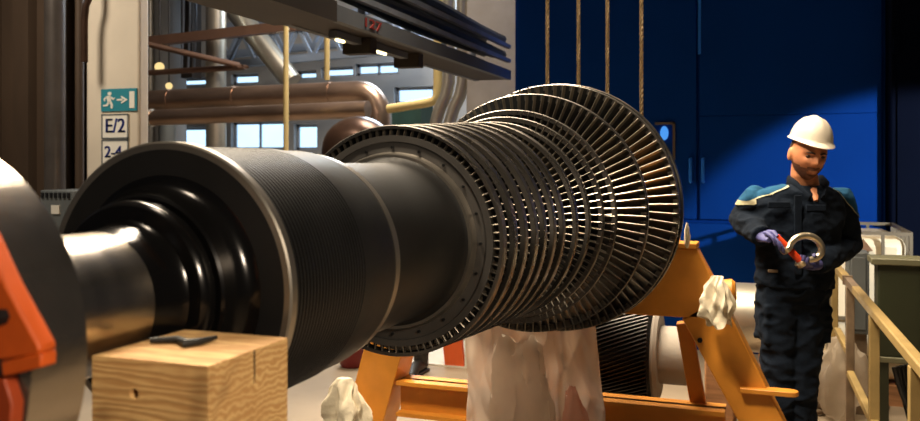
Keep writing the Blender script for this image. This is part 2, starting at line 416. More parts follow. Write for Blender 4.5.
# ---------------- background pipework
def hpipe(name, mb, m, label, cat='pipe', **k): return solo(name, mb, m, label, cat, **k)
vp = 10.2
# upper clad pipe with elbow turning down
pa = PY(120, 102, vp); pb = PY(379, 91, vp)
R = .148; rb = .30
tl_ = (pb-pa).normalized(); ve_ = pb.x-rb
path = [pa, pa+(pb-pa)*((ve_-pa.x)/(pb.x-pa.x))]
z_e = path[-1].z
for i in range(1, 9):
    t = PI/2*i/8; path.append(Vector((ve_+rb*math.sin(t), vp, z_e-rb+rb*math.cos(t))))
path.append(Vector((pb.x, vp, 0)))
up = thing('insulated_pipe', 'large copper toned clad pipe bending down at its right end', 'pipe', (pa.x, vp, 0))
part('pipe_run', MB().loft(path, R, 32), M['copper'], up)
for xx in (170, 235, 330):
    p0 = PY(xx, 100, vp); p0 = pa+(path[1]-pa)*((p0.x-pa.x)/(path[1].x-pa.x)); part('clamp_band', MB().loft([p0-tl_*.03, p0+tl_*.03], R+.008, 32), M['copper'], up)
vq = 9.6
pa = PY(118, 119, vq); pb = PY(368, 109.5, vq)
lp = thing('insulated_pipe', 'second clad pipe running just below the large copper toned pipe', 'pipe', (pa.x, vq, 0))
part('pipe_run', MB().loft([(pa.x, vq, 0), (pa.x, vq, pa.z-.2), (pa.x+.06, vq, pa.z-.06), pa+(pb-pa)*.05, pb], .108, 28), M['copper'], lp)
q_ = pa+(pb-pa)*.14
part('clamp_band', MB().loft([q_, q_+(pb-pa)*.015], .122, 28), M['silver'], lp)
# rust coloured fat elbow
ve = 8.2
e0 = PY(345, 136, ve); e1 = PY(372, 134, ve)
hw2 = (e1.x-e0.x)/2; zt2 = e0.z-.06
path = [Vector((e0.x, ve, 0)), Vector((e0.x, ve, zt2-.2))]+[Vector((e0.x+hw2*(1-math.cos(PI*i/12)), ve, zt2-.1+.12*math.sin(PI*i/12))) for i in range(13)]+[Vector((e1.x, ve, zt2-.2)), Vector((e1.x, ve, .3))]
solo('pipe_elbow', MB().loft(path, .25, 32), M['rust'], 'fat rust brown pipe elbow standing behind the bladed rotor', 'pipe')
def vpipe(px, v, r, m, label, name='vertical_pipe', z0=0, z1=8.0, group=None):
    a = PY(px, 100, v); return solo(name, MB().loft([(a.x, v, z0), (a.x, v, z1)], r, 24), m, label, 'pipe', group=group)
vpipe(216, 11.2, .155, M['silver'], 'thick silver clad vertical pipe crossing behind the horizontal pipes')
vpipe(170, 12.4, .28, M['wallgrey'], 'wide pale grey vertical duct right of the cream column', 'vertical_duct')
vpipe(150, 12.1, .06, M['silver'], 'slim silver vertical pipe just right of the cream column')
vpipe(167, 11.0, .13, M['grey_panel'], 'grey vertical pipe under the second clad pipe', z1=PY(167, 118, 11).z)
a = PY(181, 60, 12.0); b = PY(192, 0, 12.0)
solo('cable_duct', MB().b2((a.x, 12, PY(181, 78, 12).z), (b.x, 12.25, 8.0)), M['beam_dark'], 'dark square vertical cable duct between grey duct and silver pipe', 'duct')
for i, px in enumerate((183.5, 190, 196)):
    a = PY(px, 22, 11.5); b = PY(px-2, 72, 11.5)
    solo('hanging_cable', MB().loft([(a.x, 11.5, 8.0), a, (b.x, 11.5, b.z)], .018, 8), M['traymetal'], ['leftmost thin cable hanging before the dark duct', 'middle thin cable hanging before the dark duct', 'rightmost thin cable hanging before the dark duct'][i], 'cable', 'thin hanging cables')
a = PY(100, 47, 10.9); b = PY(330, 22, 10.9)
solo('horizontal_beam', MB().bar(a, b, .14, .14), M['brownbeam'], 'red brown horizontal beam in front of the silver vertical pipe', 'beam')
a = PY(130, 40, 10.6); b = PY(246, 67, 11.0); c0 = PY(130, 74, 11.0)
solo('bent_pipe', MB().loft([Vector((a.x, a.y, 8)), a+Vector((0, 0, .1)), a+(b-a)*.02, b-(b-a)*.06, b, b-(b-c0)*.06, c0], .045, 12), M['brownbeam'], 'slim brown pipe bent to a sharp point right of the column', 'pipe')
a = PY(246, 24, 11.8); b = PY(292, 82, 11.8)
solo('diagonal_duct', MB().loft([a+(a-b)*((8.0-a.z)/(a.z-b.z)), b], .17, 24), M['silver'], 'grey diagonal duct sloping down beside silver vertical pipe', 'duct')
for i, px in enumerate((286, 327)):
    vpipe(px, 9.0, .032, M['rodyellow'], ['thin pale rod standing left of the other pale rod', 'thin pale rod hanging near the lamp strip'][i], 'support_rod', 0 if i == 0 else PY(327, 80, 9).z, 8.0 if i else PY(px, 28, 9).z+.5, 'pale rods before the windows')
# blue grey roof trusses near the far windows
for i, (y0, y1) in enumerate(((56, 36), (66, 48))):
    a = PY(215, y0, 12.8-i*.5); b = PY(420, y1, 12.8-i*.5)
    t = thing('roof_truss', ['upper blue grey truss above the far windows', 'lower blue grey truss just above the far windows'][i], 'truss', a, group='trusses by the far windows')
    part('chord', MB().bar(a, b, .12, .12), M['roof'], t)
    part('chord', MB().bar(a+Vector((0, 0, .5)), b+Vector((0, 0, .5)), .12, .1), M['roof'], t)
    wb = MB()
    for k in range(14):
        p = a+(b-a)*k/14; r = a+(b-a)*(k+1)/14
        wb.bar(p, r+Vector((0, 0, .5)), .05, .05) if k % 2 else wb.bar(p+Vector((0, 0, .5)), r, .05, .05)
    part('lattice', wb, M['roof'], t)
for i, (px, py) in enumerate(((159.5, 67), (169, 86))):
    a = PY(px, py, 11.2)
    t = thing('globe_lamp', ['upper warm globe lamp glowing right of the cream column', 'lower warm globe lamp glowing right of the cream column'][i], 'lamp', a, group='globe lamps by the column')
    part('globe', MB().ball(a, .075-.02*i), M['globe'], t)
    part('stem', MB().loft([a+Vector((0, 0, .05)), Vector((a.x, a.y, 8))], .012, 8), M['beam_dark'], t)
# yellow pipe loop, green box, bent silver pipes
vy = 9.4
pts = [PY(388, 109, vy), PY(426, 103, vy), PY(434, 101, vy), PY(437.5, 96, vy), PY(438, 88, vy), Vector((PY(438, 70, vy).x, vy, 8))]
solo('yellow_pipe', MB().loft(pts, .055, 16), M['rodyellow'], 'pale yellow pipe bending up right of the copper toned elbow', 'pipe')
a = PY(392, 105, 9.8); b = PY(421, 126, 9.8)
solo('equipment_box', MB().b2((a.x, 9.8, 0), (b.x, 10.2, a.z)), mat('dark_teal_paint', srgb(30, 62, 58), .6), 'dark teal box behind the rotor disc below yellow pipe', 'box')
for i, dx in enumerate((0, 14)):
    pts = [PY(449+dx, 62, 9.0), PY(449+dx, 82, 9.0), PY(446+dx, 96, 9.0), PY(440+dx, 108, 9.0), PY(436+dx, 122, 9.0)]
    pts = [pts[0]+Vector((0, 0, 2))]+pts+[Vector((pts[-1].x, pts[-1].y, 0))]
    solo('bent_pipe', MB().loft(pts, .07, 16), M['silver'], ['left one of two silver pipes bending beside the yellow pipe', 'right one of two silver pipes bending beside the pale wall'][i], 'pipe', 'silver bent pipes')
# pier at the left edge of the enclosure
a = PY(466, 100, 8.9); b = PY(500, 100, 8.9)
solo('concrete_pier', MB().b2((a.x, 8.9, 0), (PY(520, 0, 8.9).x, 9.5, 8.0)), M['concrete'], 'pale concrete pier between the cable tray and blue enclosure', 'pier', bevel=.02)

# ---------------- cable tray beam
uB = P(511, 75, 8.5).x; vE = P(511, 75, 8.5).y
zt = P(511, 70.5, 8.5).z; zb = P(508, 80, 8.5).z
vS = 2.6
def on_u_(px):
    t = (px-460)/F; return uB/(t*c_-s_)*(t*s_+c_)
tr = thing('cable_tray_beam', 'grey beam stencilled 127 carrying black cables, rising to upper left', 'cable tray', (uB, vE, zb))
part('side_channel', MB().b2((uB-.05, vS, zb), (uB, vE, zt)).b2((uB-.38, vS, zb), (uB-.33, vE, zt)), M['beam'], tr)
part('base_plate', MB().b2((uB-.33, vS, zb+.005), (uB-.05, vE, zb+.02)), M['beam_dark'], tr)
part('near_section', MB().b2((uB-.40, vS-.02, zb-.012), (uB+.012, on_u_(322), zt+.012)), M['beam_dark'], tr, label='darker near section of the beam')  # darker box around the near length of the beam
rl = MB()
for y in (61, 47):
    z = P(508, y, 8.5).z
    rl.b2((uB-.04, vS, z-.018), (uB, vE, z+.018)); rl.b2((uB-.38, vS, z-.018), (uB-.34, vE, z+.018))
for k in range(7):
    v = vS+.3+k*(vE-vS-.4)/6; rl.b2((uB-.38, v-.02, zt), (uB-.34, v+.02, P(508, 40, 8.5).z))
part('upper_rail', rl, M['traymetal'], tr)
for lvl, (z0, nn) in enumerate(((zt-.06, 3), (P(508, 61, 8.5).z+.03, 3), (P(508, 47, 8.5).z+.04, 3))):
    for k in range(nn):
        x = uB-.09-k*.095; r = .045-.004*(k % 3); ph = k*1.7+lvl
        part('cable', MB().loft([(x, v, z0+.045+.012*math.sin(v*2+ph)) for v in [vS+i*(vE-vS)/14 for i in range(15)]], r, 8), M['cable'], tr)
zz = (zt+zb)/2
pm = PY(366, 25, 1)
def on_u(px, u):
    t = (px-460)/F; D = u/(t*c_-s_); return D*(t*s_+c_)
v127 = on_u(361, uB)
T = Matrix.Translation((uB+.004, v127, zz)) @ Matrix.Rotation(PI/2, 4, 'Z') @ Matrix.Rotation(PI/2, 4, 'X') @ Matrix.Diagonal((1.9, .85, 1, 1))
tm = text_mb('127', .1, T); k = len(tm.v)
tm.v = tm.v+[v+Vector((0, .006, 0)) for v in tm.v]; tm.f = tm.f+[tuple(i+k for i in q) for q in tm.f]
part('stencil_number', tm, M['redpaint'], tr, smooth=0)
TRROT = Matrix.Translation((uB, vE, 0)) @ Matrix.Rotation(.0225, 4, 'Z') @ Matrix.Translation((-uB, -vE, 0))
tr.rotation_euler.z = .0225
# lamp strips hanging under the beam and dark hangers
for px in (352, 404):
    hg = MB()
    v = on_u(px, uB-.19); hg.b2((uB-.30, v-.05, zb-.10), (uB-.1, v+.05, zb))
    part('hanger_bracket', hg, M['beam_dark'], tr)
for i, (p0, p1) in enumerate(((322, 348), (365, 398))):
    v0, v1 = on_u(p0, uB-.19), on_u(p1, uB-.19)
    t = thing('strip_lamp', ['strip lamp under the grey beam nearer the camera', 'strip lamp under the grey beam below number 127'][i], 'lamp', (uB-.19, v0, zb-.06), group='strip lamps under the cable beam')
    part('housing', MB().b2((uB-.22, v0, zb-.045), (uB-.16, v1, zb-.0)), M['beam'], t)
    part('tube', MB().loft([(uB-.19, v0+.05, zb-.05), (uB-.19, v0+.05+.28*(v1-v0), zb-.05)], .011, 10), M['lampglow'], t)
    t.location = TRROT @ t.location; t.rotation_euler.z = .0225
# ---------------- blue enclosure
VW = 7.5
x0 = PY(514, 0, VW).x; x1 = PY(886, 0, VW).x
zsill = PY(700, 223, VW).z
en = thing('enclosure', 'tall blue steel enclosure with double doors behind the worker', 'enclosure', ((x0+x1)/2, VW, 0))
part('body', MB().b2((x0, VW+.04, 0), (x1, VW+1.2, 6.5)), M['blue'], en)
xm = PY(698, 0, VW).x
part('door', MB().b2((x0+.03, VW, zsill+.03), (xm-.012, VW+.045, 6.4)), M['blue'], en, bevel=.008)
xr = x1-.03; zr = PY(850, 113.5, VW).z
part('door', MB().b2((xm+.012, VW, zsill+.03), (xr, VW+.045, zr)).b2((xm+.012, VW, zr+.003), (xr, VW+.045, 6.4)), M['blue'], en, bevel=.006)
part('plinth', MB().b2((x0, VW-.03, 0), (x1, VW+.045, zsill)), M['blue'], en, bevel=.008)
for px in (690.5, 703):
    a = PY(px, 159, VW-.05); b = PY(px, 182, VW-.05)
    h = MB().loft([(a.x, VW, a.z), (a.x, VW-.06, a.z), (a.x, VW-.06, b.z), (a.x, VW, b.z)], .014, 10)
    part('door_handle', h, M['bright_blue'], en)
a = PY(699.5, -20, VW-.01); b = PY(699.5, 54, VW-.01)
part('edge_strip', MB().b2((a.x-.012, VW-.012, b.z), (a.x+.012, VW+.02, 6.3)), M['bright_blue'], en)  # bright blue here stands in for light caught on the trim
f0 = PY(655, 160, VW-.02); f1 = PY(675, 122, VW-.02)
fm = MB()
fm.b2((f0.x, VW-.02, f1.z-.02), (f1.x, VW, f1.z)); fm.b2((f1.x-.02, VW-.02, f0.z), (f1.x, VW, f1.z))
part('sign_frame', fm, M['totecage'], en)
g = PY(664, 133, VW-.03)
part('blue_glow_spot', MB().ball((g.x, VW-.01, g.z), (.035, .03, .06)), emit('blue_spot_glow', (.05, .3, 1, 1), .9), en)  # emission stands in for a sunlit blue spot on the doors
# darker bay to the right
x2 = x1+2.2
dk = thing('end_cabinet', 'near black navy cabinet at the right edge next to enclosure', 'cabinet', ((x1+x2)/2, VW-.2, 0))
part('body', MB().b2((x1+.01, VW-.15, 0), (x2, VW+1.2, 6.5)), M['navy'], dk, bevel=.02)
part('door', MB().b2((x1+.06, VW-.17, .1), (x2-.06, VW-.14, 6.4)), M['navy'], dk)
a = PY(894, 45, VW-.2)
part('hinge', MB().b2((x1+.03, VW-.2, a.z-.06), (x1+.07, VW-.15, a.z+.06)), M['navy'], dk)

solo('bounce_mat', MB().b2((-2.6, -2.5, 0), (.1, 3.7, .012)), mat('dark_mat', srgb(40, 36, 34), .8, 0, .2, 4), 'unseen dark mat added to cut floor bounce under the rotor', 'mat')  # out of view; added to darken reflections and bounce from the floor
# ============================================================ TURBINE ROTOR
UR, ZR = -.9338, 1.58-.2052
root = thing('turbine_rotor', 'large dark steel turbine rotor with a bright shaft and many blade rings', 'turbine rotor', (UR, 2.5, ZR))
OY = -2.5
def rp(name, prof, m, seg=160, label=None, closed=False, capped=False, smooth=35):
    mb = MB().lathe([(v+OY, r) for v, r in prof], 'Y', (0, 0, 0), seg, closed, capped)
    return part(name, mb, m, root, world=False, smooth=smooth, label=label)
# coupling flange
rp('coupling_flange', [(.655, .1), (.655, .225), (.662, .2345), (.737, .2345), (.7436, .228), (.7436, .1)], M['dull_steel'], label='wide bright steel coupling flange')
rp('shaft_journal', [(.62, 0), (.62, .105), (.66, .105), (.99, .1025), (1.012, .1025)], M['bright_steel'], label='polished bright steel shaft')
M['collar'] = mat('polished_black_collar', (.028, .027, .028, 1), .17, .9, .15, 5)
rp('shaft_fillet', [(1.004, .1024), (1.02, .104), (1.036, .107), (1.052, .112), (1.064, .1185), (1.066, .122)], M['collar'], label='glossy black shaft fillet')
rp('collar', [(1.062, .10), (1.062, .138), (1.068, .1445), (1.073, .1458), (1.088, .1455), (1.088, .136), (1.096, .136), (1.096, .15), (1.10, .154), (1.118, .157), (1.132, .162), (1.142, .168), (1.1485, .178), (1.151, .188)],
   M['collar'], label='glossy black stepped collar')
pr = [(1.15, .10), (1.15, .226)]
rp('drum_face', pr, M['black_steel'])
rp('drum_rim', [(1.15, .226), (1.15, .236), (1.1525, .2392), (1.168, .2392), (1.172, .232)], M['rim_steel'], label='bright steel rim around the drum')
pr = [(1.172, .2318)]
v = 1.176
for i in range(24):
    pr += [(v, .2318), (v+.0005, .2278), (v+.004, .2278), (v+.0045, .2318), (v+.0098, .2318)]; v += .0104
pr += [(1.44, .2318), (1.445, .229), (1.55, .2285), (1.566, .2255), (1.572, .2195)]
rp('grooved_drum', pr, mat('drum_steel', (.015, .015, .0155, 1), .46, .5, .25, 4, .03, 60, rvar=.07), smooth=25)
rp('drum_end_ring', [(1.572, .215), (1.572, .2245), (1.592, .2245), (1.592, .213), (1.60, .206)], M['rim_steel'], label='bright ring at the far end of the drum')
rp('neck', [(1.596, .2055), (1.62, .203), (1.95, .203), (1.985, .2035), (2.005, .207), (2.018, .214), (2.024, .2195)], mat('neck_steel', (.022, .0215, .0215, 1), .48, .6, .2, 4, rvar=.06))
rp('step_ring', [(2.022, .218), (2.022, .2255), (2.03, .2285), (2.04, .2285), (2.048, .233)], M['rim_steel'])
rp('first_disc', [(2.046, .22), (2.046, .232), (2.05, .258), (2.044, .259), (2.044, .2755), (2.085, .2755), (2.085, .2)], mat('disc_steel', (.12, .112, .105, 1), .5, .7, .2, 5, rvar=.06), label='flat grey disc')
bo = MB()
for k in range(20):
    a = 2*PI*k/20; bo.lathe([(2.0415+OY, 0), (2.0415+OY, .004), (2.047+OY, .004)], 'Y', (.2435*math.cos(a), 0, .2435*math.sin(a)), 6)
part('balance_plug', bo, M['black_steel'], root, world=False)
stages = [(2.063, .3026), (2.148, .307), (2.231, .312), (2.32, .317), (2.40, .321), (2.495, .3265), (2.587, .332), (2.74, .340), (2.904, .348), (3.028, .372), (3.116, .403), (3.37, .4818), (3.80, .556)]
hub = [.275, .262, .262, .262, .262, .262, .262, .264, .268, .275, .28, .30, .33]
pr = [(2.084, .24)]
for (v, r), h in list(zip(stages, hub))[1:]:
    pr += [(v-.034, .245), (v-.030, h), (v+.026, h), (v+.030, .245)]
pr += [(3.90, .25), (3.92, .13), (4.42, .12), (4.42, .0)]
rp('rotor_body', pr, M['dark_steel'], seg=96, smooth=30)
for i, (v, r) in enumerate(stages):
    t = .010 if i == 0 else .0145 if i < 9 else .018 if i < 11 else .027 if i == 11 else .026
    w = .034 if i < 9 else .026 if i < 11 else .032 if i == 11 else .035
    e = .0025
    rp('shroud_ring', [(v-w/2, r-t), (v-w/2, r-e), (v-w/2+e, r), (v+w/2-e, r), (v+w/2, r-e), (v+w/2, r-t)], M['ring_steel'], seg=192, closed=True, smooth=25)
# rear rim of the last stage and its spacers
rp('end_ring', [(3.862, .542), (3.862, .562), (3.865, .565), (3.885, .565), (3.888, .562), (3.888, .542)], M['ring_steel'], seg=192, closed=True, smooth=25)
sp_ = MB()
for k in range(88):
    a = 2*PI*k/88; R3 = Matrix.Rotation(-a, 3, 'Y')
    sp_.box(R3 @ Vector((.548, 3.84+OY, 0)), (.016, .05, .006), R3)
part('rim_spacers', sp_, M['dark_steel'], root, world=False)
def blade_mesh(v, r0, r1, chord, thick, twist0, twist1):
    """curved aerofoil, radial along +X, chord roughly along Y"""
    V = []; Fc = []; ns = 4; K = 10
    for i in range(ns):
        f = i/(ns-1); r = r0+(r1-r0)*f; tw = twist0+(twist1-twist0)*f; ch = chord*(1.08-.16*f); th = thick*(1.25-.5*f)
        sec = []
        for k in range(5):
            s = k/4; sec.append((s-.5, .13*(1-(2*s-1)**2)+th/ch*(.5*math.sin(PI*(s*.82+.14)))))
        for k in range(5):
            s = 1-k/4; sec.append((s-.5, .13*(1-(2*s-1)**2)-th/ch*(.5*math.sin(PI*(s*.82+.14)))))
        for (yy, zz_) in sec:
            y, z = yy*ch, zz_*ch
            V.append(Vector((r, v+OY+y*math.cos(tw)-z*math.sin(tw), y*math.sin(tw)+z*math.cos(tw))))
    for i in range(ns-1):
        for k in range(K): q = (k+1) % K; Fc.append((i*K+k, i*K+q, (i+1)*K+q, (i+1)*K+k))
    Fc += [tuple(range(K)), tuple((ns-1)*K+k for k in range(K-1, -1, -1))]
    return V, Fc
NB = 88
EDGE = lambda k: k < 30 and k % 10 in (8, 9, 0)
rest = MB(); rest_edge = []
for i, ((v, r), h) in enumerate(zip(stages, hub)):
    big = i >= 11
    ch = .034 if i < 9 else .04 if i < 11 else .066 if i == 11 else .09
    th = .0055 if i < 9 else .007 if i < 11 else .009
    vv = v if i < 11 else v-.022
    V, Fc = blade_mesh(vv, h-.004, r-.006, ch, th, -.5, -.72 if big else -.62)
    n = NB if i < 12 else 84
    if big:
        mb = MB().add(V, Fc); me = mb.mesh('rotor_blade', M['blade_dark'], 50); me.materials.append(M['blade_glint'])
        for p in me.polygons:   # highlight painted as a bright strip along the leading edge
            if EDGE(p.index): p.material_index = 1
    for k in range(n):
        a = 2*PI*(k+.37*(i % 2))/n
        # the side of the wheel turned to the right and top is the one in view
        ang = math.degrees(a) % 360
        vis = (ang < 130 or ang > 255) if i == 12 else (ang < 120 or ang > 297)
        if big and vis:
            o = bpy.data.objects.new('rotor_blade', me); COL.objects.link(o); o.parent = root; o.rotation_euler = (0, -a, 0)
        else:
            Rm = Matrix.Rotation(-a, 3, 'Y'); rest_edge += [EDGE(k_) for k_ in range(len(Fc))]; rest.add([Rm @ x for x in V], Fc)
ro = part('rotor_blades', rest, M['blade_dark'], root, world=False, smooth=50, kind='stuff')
ro.data.materials.append(M['blade_glint'])
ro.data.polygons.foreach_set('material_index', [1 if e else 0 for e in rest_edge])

# orange clamp on the coupling flange
vk = .655
oc = thing('lifting_clamp', 'orange steel clamp arm bolted against the near coupling flange', 'clamp', PY(20, 365, .65))
pts = [PY(x, y, .652) for x, y in ((-120, 60), (-60, 130), (0, 231), (25, 284), (57, 342), (57, 349), (17, 357), (0, 322), (-30, 270), (-120, 150))]
arm = MB().prism(pts, (0, -.022, 0))
part('arm', arm, M['orange'], oc, bevel=.003)
pts = [PY(x, y, .652) for x, y in ((17, 357), (57, 349), (57, 363), (19, 373))]
part('arm_foot', MB().prism(pts, (0, -.02, 0)), M['orange'], oc, bevel=.002)
pts = [PY(x, y, .652) for x, y in ((-60, 385), (17, 374), (25, 400), (22, 440), (-60, 440))]
part('lower_lug', MB().prism(pts, (0, -.016, 0)), mat('dark_orange_paint', srgb(150, 58, 22), .5), oc, bevel=.002)
a = PY(4, 316, .63); part('bolt', MB().lathe([(-.012, 0), (-.012, .008), (.0, .008)], 'Y', a, 6), M['black_steel'], oc)

# timber block beside the shaft
bz = 1.332
A = PZ(203.6, 366, bz); B = PZ(288.3, 337.3, bz)
tb = thing('timber_block', 'thick rough timber block with bolt hole beside the shaft', 'timber', ((A.x-.08), A.y, 1.02))
bx0, bx1, by0, by1 = -.822, A.x+.006, A.y, min(B.y, 1.058)
zlow = 1.08
blk = MB()
# front with a real drilled hole: ring of quads around an octagon
hc = PY(134, 394, by0); hr = .0055; N8 = 16
outer = []
def rect_pt(t):
    ang = t*2*PI/N8; dx, dz = math.cos(ang), math.sin(ang)
    k = 1e9
    if dx > 1e-9: k = min(k, (bx1-hc.x)/dx)
    if dx < -1e-9: k = min(k, (bx0-hc.x)/dx)
    if dz > 1e-9: k = min(k, (bz-hc.z)/dz)
    if dz < -1e-9: k = min(k, (zlow-hc.z)/dz)
    return (hc.x+dx*k, by0, hc.z+dz*k)
angs = sorted([math.atan2(z-hc.z, x-hc.x) for x in (bx0, bx1) for z in (zlow, bz)]+[2*PI*i/N8-PI for i in range(N8)])
def rp2(ang):
    dx, dz = math.cos(ang), math.sin(ang); k = 1e9
    if dx > 1e-9: k = min(k, (bx1-hc.x)/dx)
    if dx < -1e-9: k = min(k, (bx0-hc.x)/dx)
    if dz > 1e-9: k = min(k, (bz-hc.z)/dz)
    if dz < -1e-9: k = min(k, (zlow-hc.z)/dz)
    return (hc.x+dx*k, by0, hc.z+dz*k)
na = len(angs)
V = [rp2(t) for t in angs]+[(hc.x+hr*math.cos(t), by0, hc.z+hr*math.sin(t)) for t in angs]+[(hc.x+hr*math.cos(t), by0+.06, hc.z+hr*math.sin(t)) for t in angs]
Fc = []
for i in range(na):
    j = (i+1) % na; Fc += [(i, j, na+j, na+i), (na+i, na+j, 2*na+j, 2*na+i)]
Fc.append(tuple(2*na+i for i in range(na)))
blk.add(V, Fc)
V = [(bx0, by0, zlow), (bx1, by0, zlow), (bx1, by1, zlow), (bx0, by1, zlow), (bx0, by0, bz), (bx1, by0, bz), (bx1, by1, bz), (bx0, by1, bz)]
blk.add(V, [(0, 3, 2, 1), (4, 5, 6, 7), (1, 2, 6, 5), (2, 3, 7, 6), (3, 0, 4, 7)])
bo_ = part('block', blk, M['wood'], tb, smooth=0)
wl = bo_.modifiers.new('weld', 'WELD'); wl.merge_threshold = .0004
bev(bo_, .003)
ck = MB()
yk = by0+(by1-by0)*.53
ck.prism([(bx1-.002, yk, bz-.001), (bx1-.002, yk+.003, bz-.001), (bx1-.002, yk+.0035, bz-.03), (bx1-.002, yk+.0015, bz-.045)], (.0028, 0, 0))
part('split', ck, mat('dark_split', srgb(42, 26, 14), .9), tb, smooth=0)
# dark strap on the block
st = MB()
s0 = [PZ(150, 344, bz), PZ(178, 343, bz), PZ(187, 347, bz), PZ(200, 345, bz), PZ(216, 341, bz)]
st.loft([p+Vector((0, 0, .005)) for p in s0], [(.004, .004), (.006, .005), (.009, .006), (.006, .005), (.003, .003)], 10, up=(0, 0, 1))
solo('strap_end', st, M['cable'], 'small dark strap end lying on top of timber block', 'strap')
# packing stand below the block (below the picture)
ps = thing('support_pedestal', 'yellow steel pedestal carrying the timber block', 'stand', ((bx0+bx1)/2, (by0+by1)/2, 0))
part('column', MB().b2((bx0+.02, by0+.03, .02), (bx1-.02, by1-.03, zlow-.02)), M['yellow'], ps, bevel=.005)
part('base_plate', MB().b2((bx0-.08, by0-.08, .012), (bx1+.08, by1+.04, .032)), M['yellow'], ps)
part('top_plate', MB().b2((bx0, by0, zlow-.02), (bx1, by1, zlow)), M['yellow'], ps)

pd_ = thing('blocker_pedestal', 'unseen dark pedestal added to block floor reflection in the near flange', 'pedestal', (UR, .5, 0))  # out of view; added so the flange does not mirror the bright floor
part('base', MB().b2((-1.45, .1, .012), (-.42, .72, .12)), M['beam_dark'], pd_, bevel=.01)
part('body', MB().b2((-1.35, .18, .12), (-.5, .70, 1.0)), M['beam_dark'], pd_, bevel=.02)
part('saddle', MB().lathe([(.2, .30), (.835, .30), (.835, .245), (.2, .245)], 'Y', (UR, 0, ZR), 64, closed=True).b2((-1.2, .2, .98), (-.66, .83, 1.1)) if False else MB().prism([(x, .2, z) for x, z in [(UR-.3, 1.0)]+[(UR+.262*math.cos(PI*1.22+PI*.56*i/16), ZR+.262*math.sin(PI*1.22+PI*.56*i/16)) for i in range(17)]+[(UR+.3, 1.0)]], (0, .50, 0)), M['beam_dark'], pd_)
# ============================================================ ROTOR STAND (yellow)
VS0 = 4.03
sd = thing('rotor_stand', 'yellow steel trestle stand carrying the far end of rotor', 'stand', (UR, 4.1, 0))
def vy_(x, y, v=VS0): return PY(x, y, v)
# saddle plate, mirrored about the rotor axis
rx = [(vy_(697, 249).x, vy_(697, 249).z), (vy_(722, 296).x, vy_(722, 296).z), (vy_(707, 319).x, vy_(707, 319).z)]
top = rx[0][1]
poly = [(UR-.06, top), (rx[0][0], top), rx[1], rx[2]]
full = [(x, VS0, z) for x, z in poly[1:]]+[(2*UR-x, VS0, z) for x, z in reversed(poly[1:])]
part('saddle_plate', MB().prism(full, (0, .10, 0)), M['yellow'], sd, bevel=.006)
for xf in (rx[0][0]-.12, 2*UR-rx[0][0]):
    part('top_flange', MB().b2((xf, VS0-.01, top), (xf+.12, VS0+.13, top+.025)), M['yellow'], sd, bevel=.004)
cr = MB(); seg = 16
pts = [(UR-.24, top-.02)]+[(UR+.14*math.cos(PI+PI*i/seg), ZR-.01+.14*math.sin(PI+PI*i/seg)) for i in range(seg+1)]+[(UR+.24, top-.02)]
cr.prism([(x, VS0, z) for x, z in [(UR-.24, top-.06)]+pts+[(UR+.24, top-.06)]], (0, .14, 0))
part('bearing_cradle', cr, M['yellow'], sd)
def leg(a0, a1, b0, b1, dv=.14, nm='leg'):
    # front face a0-a1 (top) b0-b1 (bottom), pixels
    p = [vy_(*a0), vy_(*a1), vy_(*b1), vy_(*b0)]
    part(nm, MB().prism(p, (0, dv, 0)), M['yellow'], sd, bevel=.005)
def ext(p, q, y):   # extend the pixel line down to row y
    t = (y-p[1])/(q[1]-p[1]); return (p[0]+(q[0]-p[0])*t, y)
yfl = 162.1+F*1.58/3.86
leg((682, 319), (721, 296), ext((682, 319), (738, 421), yfl), ext((721, 296), (783, 421), yfl))
yfl2 = 162.1+F*1.58/4.41
leg((366, 340), (405, 340), ext((366, 345), (345, 421), yfl2-1), ext((405, 345), (384, 421), yfl2-1), .2)
zc = vy_(690, 410).z
ua, ub = vy_(395, 400).x, vy_(690, 410).x
bm_ = MB().b2((ua, VS0+.01, zc-.02), (ub+.15, VS0+.16, zc)).b2((ua, VS0+.07, zc-.16), (ub+.15, VS0+.1, zc)).b2((ua, VS0+.01, zc-.18), (ub+.15, VS0+.16, zc-.16))
part('cross_beam', bm_, M['yellow'], sd, smooth=0)
a = vy_(684, 322, 4.14); b = vy_(702, 425, 4.2)
part('brace', MB().bar(a, b+(b-a)*1.1, .07, .05, (0, 1, 0)), M['yellow'], sd, bevel=.004)
a = vy_(752, 389, 4.0); b = vy_(799, 388.5, 4.0)
fb = MB(); z = a.z; x0_, x1_ = a.x, b.x; wv_ = .035
pol = [(x0_-.05, VS0-.035, z)]+[(x1_-wv_+wv_*math.sin(t*PI/8), VS0-wv_*math.cos(t*PI/8), z) for t in range(9)]+[(x0_-.05, VS0+.035, z)]
part('locking_bar', MB().prism(pol, (0, 0, -.022)), M['yellow'], sd, bevel=.003)
a = vy_(706, 292, VS0+.05); b = vy_(736, 291, VS0+.05)
part('lifting_stub', MB().loft([a, b-(b-a)*.1, b], [.055, .055, .042], 20), M['yellow'], sd)
part('bolt', MB().lathe([(-.012, 0), (-.012, .012), (.002, .012)], 'Y', vy_(700, 340, VS0), 6), M['black_steel'], sd)

